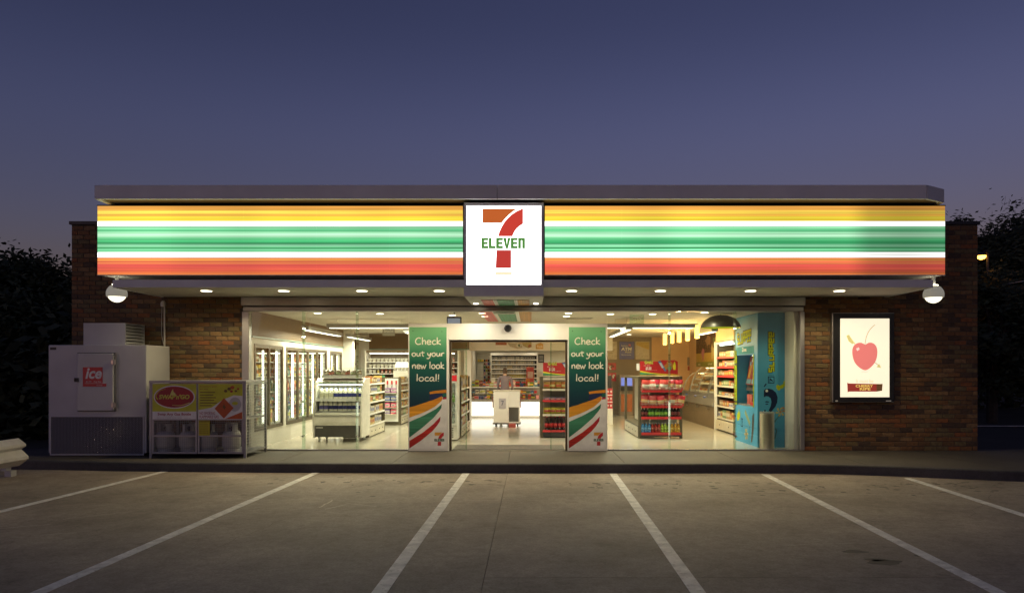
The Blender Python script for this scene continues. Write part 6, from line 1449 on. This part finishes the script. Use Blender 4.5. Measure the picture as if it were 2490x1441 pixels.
# hanging acrylic signs
t = thing('hanging_sign', 'clear acrylic hanging sign above the chip stand', 'sign', (X(1547,1.2),1.2,2.4)); a, c, e, f_ = X(1531,1.2), X(1566,1.2), Z(790,1.2), Z(762,1.2)
MB().box(a,c,1.2,1.208,e,f_).build('sheet', M_edge, t); b = MB(); put_text(b, front(0,1.199,0), 'OPEN', a+.06, c-.06, e+.1, e+.17, .001); b.build('lettering', M_white_print, t)
for x_ in (a+.03, c-.03): MB().cyl((x_,1.204,f_), .003, max(.01, 2.632-f_), 5).build('hanger', M_steel, t)
t = thing('hanging_sign', 'grey hanging aisle sign over the left shelves', 'sign', (X(945,5),5,2.25)); a, c, e, f_ = X(930,5), X(960,5), Z(816,5), Z(796,5)
MB().box(a,c,5,5.01,e,f_).build('sheet', mat('aisle_grey', (.30,.30,.28), .5), t); b = MB(); put_text(b, front(0,4.999,0), 'Snacks', a+.04, c-.04, e+.09, e+.16, .001); b.build('lettering', M_white_print, t)
for x_ in (a+.03, c-.03): MB().cyl((x_,5.005,f_), .003, max(.01, 2.632-f_), 5).build('hanger', M_steel, t)

# ---- customer at the counter
def person(loc, rz, label):
    me = bpy.data.meshes.new('person')
    J = {'pel':(0,0,.93,.15,.11),'wst':(0,.01,1.06,.135,.1),'chs':(0,.0,1.28,.16,.11),'nck':(0,0,1.44,.055,.055),'hd0':(0,-.01,1.52,.07,.08),'hd1':(0,-.015,1.62,.08,.095),'hd2':(0,-.01,1.70,.055,.065),
         'hpl':(.1,0,.88,.1,.1),'knl':(.12,-.02,.48,.06,.06),'anl':(.13,.03,.09,.045,.045),'tol':(.15,-.13,.03,.035,.03),'hpr':(-.1,0,.88,.1,.1),'knr':(-.11,.0,.48,.06,.06),'anr':(-.12,.05,.09,.045,.045),'tor':(-.14,-.11,.03,.035,.03),
         'shl':(.18,0,1.38,.065,.065),'ell':(.24,-.02,1.10,.045,.045),'wrl':(.2,-.2,.98,.03,.032),'hal':(.18,-.28,1.0,.03,.02),'shr':(-.18,0,1.38,.065,.065),'elr':(-.25,.0,1.10,.045,.045),'wrr':(-.22,-.17,.95,.03,.032),'har':(-.2,-.25,.95,.03,.02)}
    Ed = ['pel wst','wst chs','chs nck','nck hd0','hd0 hd1','hd1 hd2','pel hpl','hpl knl','knl anl','anl tol','pel hpr','hpr knr','knr anr','anr tor','chs shl','shl ell','ell wrl','wrl hal','chs shr','shr elr','elr wrr','wrr har']
    k = list(J); me.from_pydata([J[a][:3] for a in k], [tuple(k.index(w) for w in e.split()) for e in Ed], [])
    o = bpy.data.objects.new('person', me); C.objects.link(o)
    sk = o.modifiers.new('skin', 'SKIN')
    me.skin_vertices.new() if not me.skin_vertices else None
    sv = me.skin_vertices[0].data
    for i, a in enumerate(k): sv[i].radius = J[a][3:5]; sv[i].use_root = (a == 'pel')
    ss = o.modifiers.new('sub', 'SUBSURF'); ss.levels = 2; ss.render_levels = 2
    dg = bpy.context.evaluated_depsgraph_get(); m2 = bpy.data.meshes.new_from_object(o.evaluated_get(dg))
    bpy.data.objects.remove(o)
    for m_ in (mat('shirt_lilac', (.20,.165,.19), .8), mat('trousers_grey', (.12,.11,.12), .8), mat('skin_tone', (.45,.28,.2), .5), mat('hair_brown', (.07,.045,.03), .7), mat('shoe_dark', (.04,.035,.03), .6)): m2.materials.append(m_)
    for p_ in m2.polygons:
        c_ = p_.center; p_.use_smooth = True
        p_.material_index = 4 if c_.z < .1 else 1 if c_.z < .94 and abs(c_.x) < .17 and c_.y > -.14 else (3 if (c_.z > 1.5 and c_.y > -.05) or c_.z > 1.68 else 2) if c_.z > 1.44 else 2 if c_.y < -.15 else 0
    o = bpy.data.objects.new('person', m2); C.objects.link(o); o.location = loc; o.rotation_euler = (0,0,rz); o.scale = (.93,.93,.93)
    return tag(o, label, 'person')
person((X(1228,8.6), 8.6, .005), math.pi, 'person in a lilac grey top standing at the counter behind the podium')
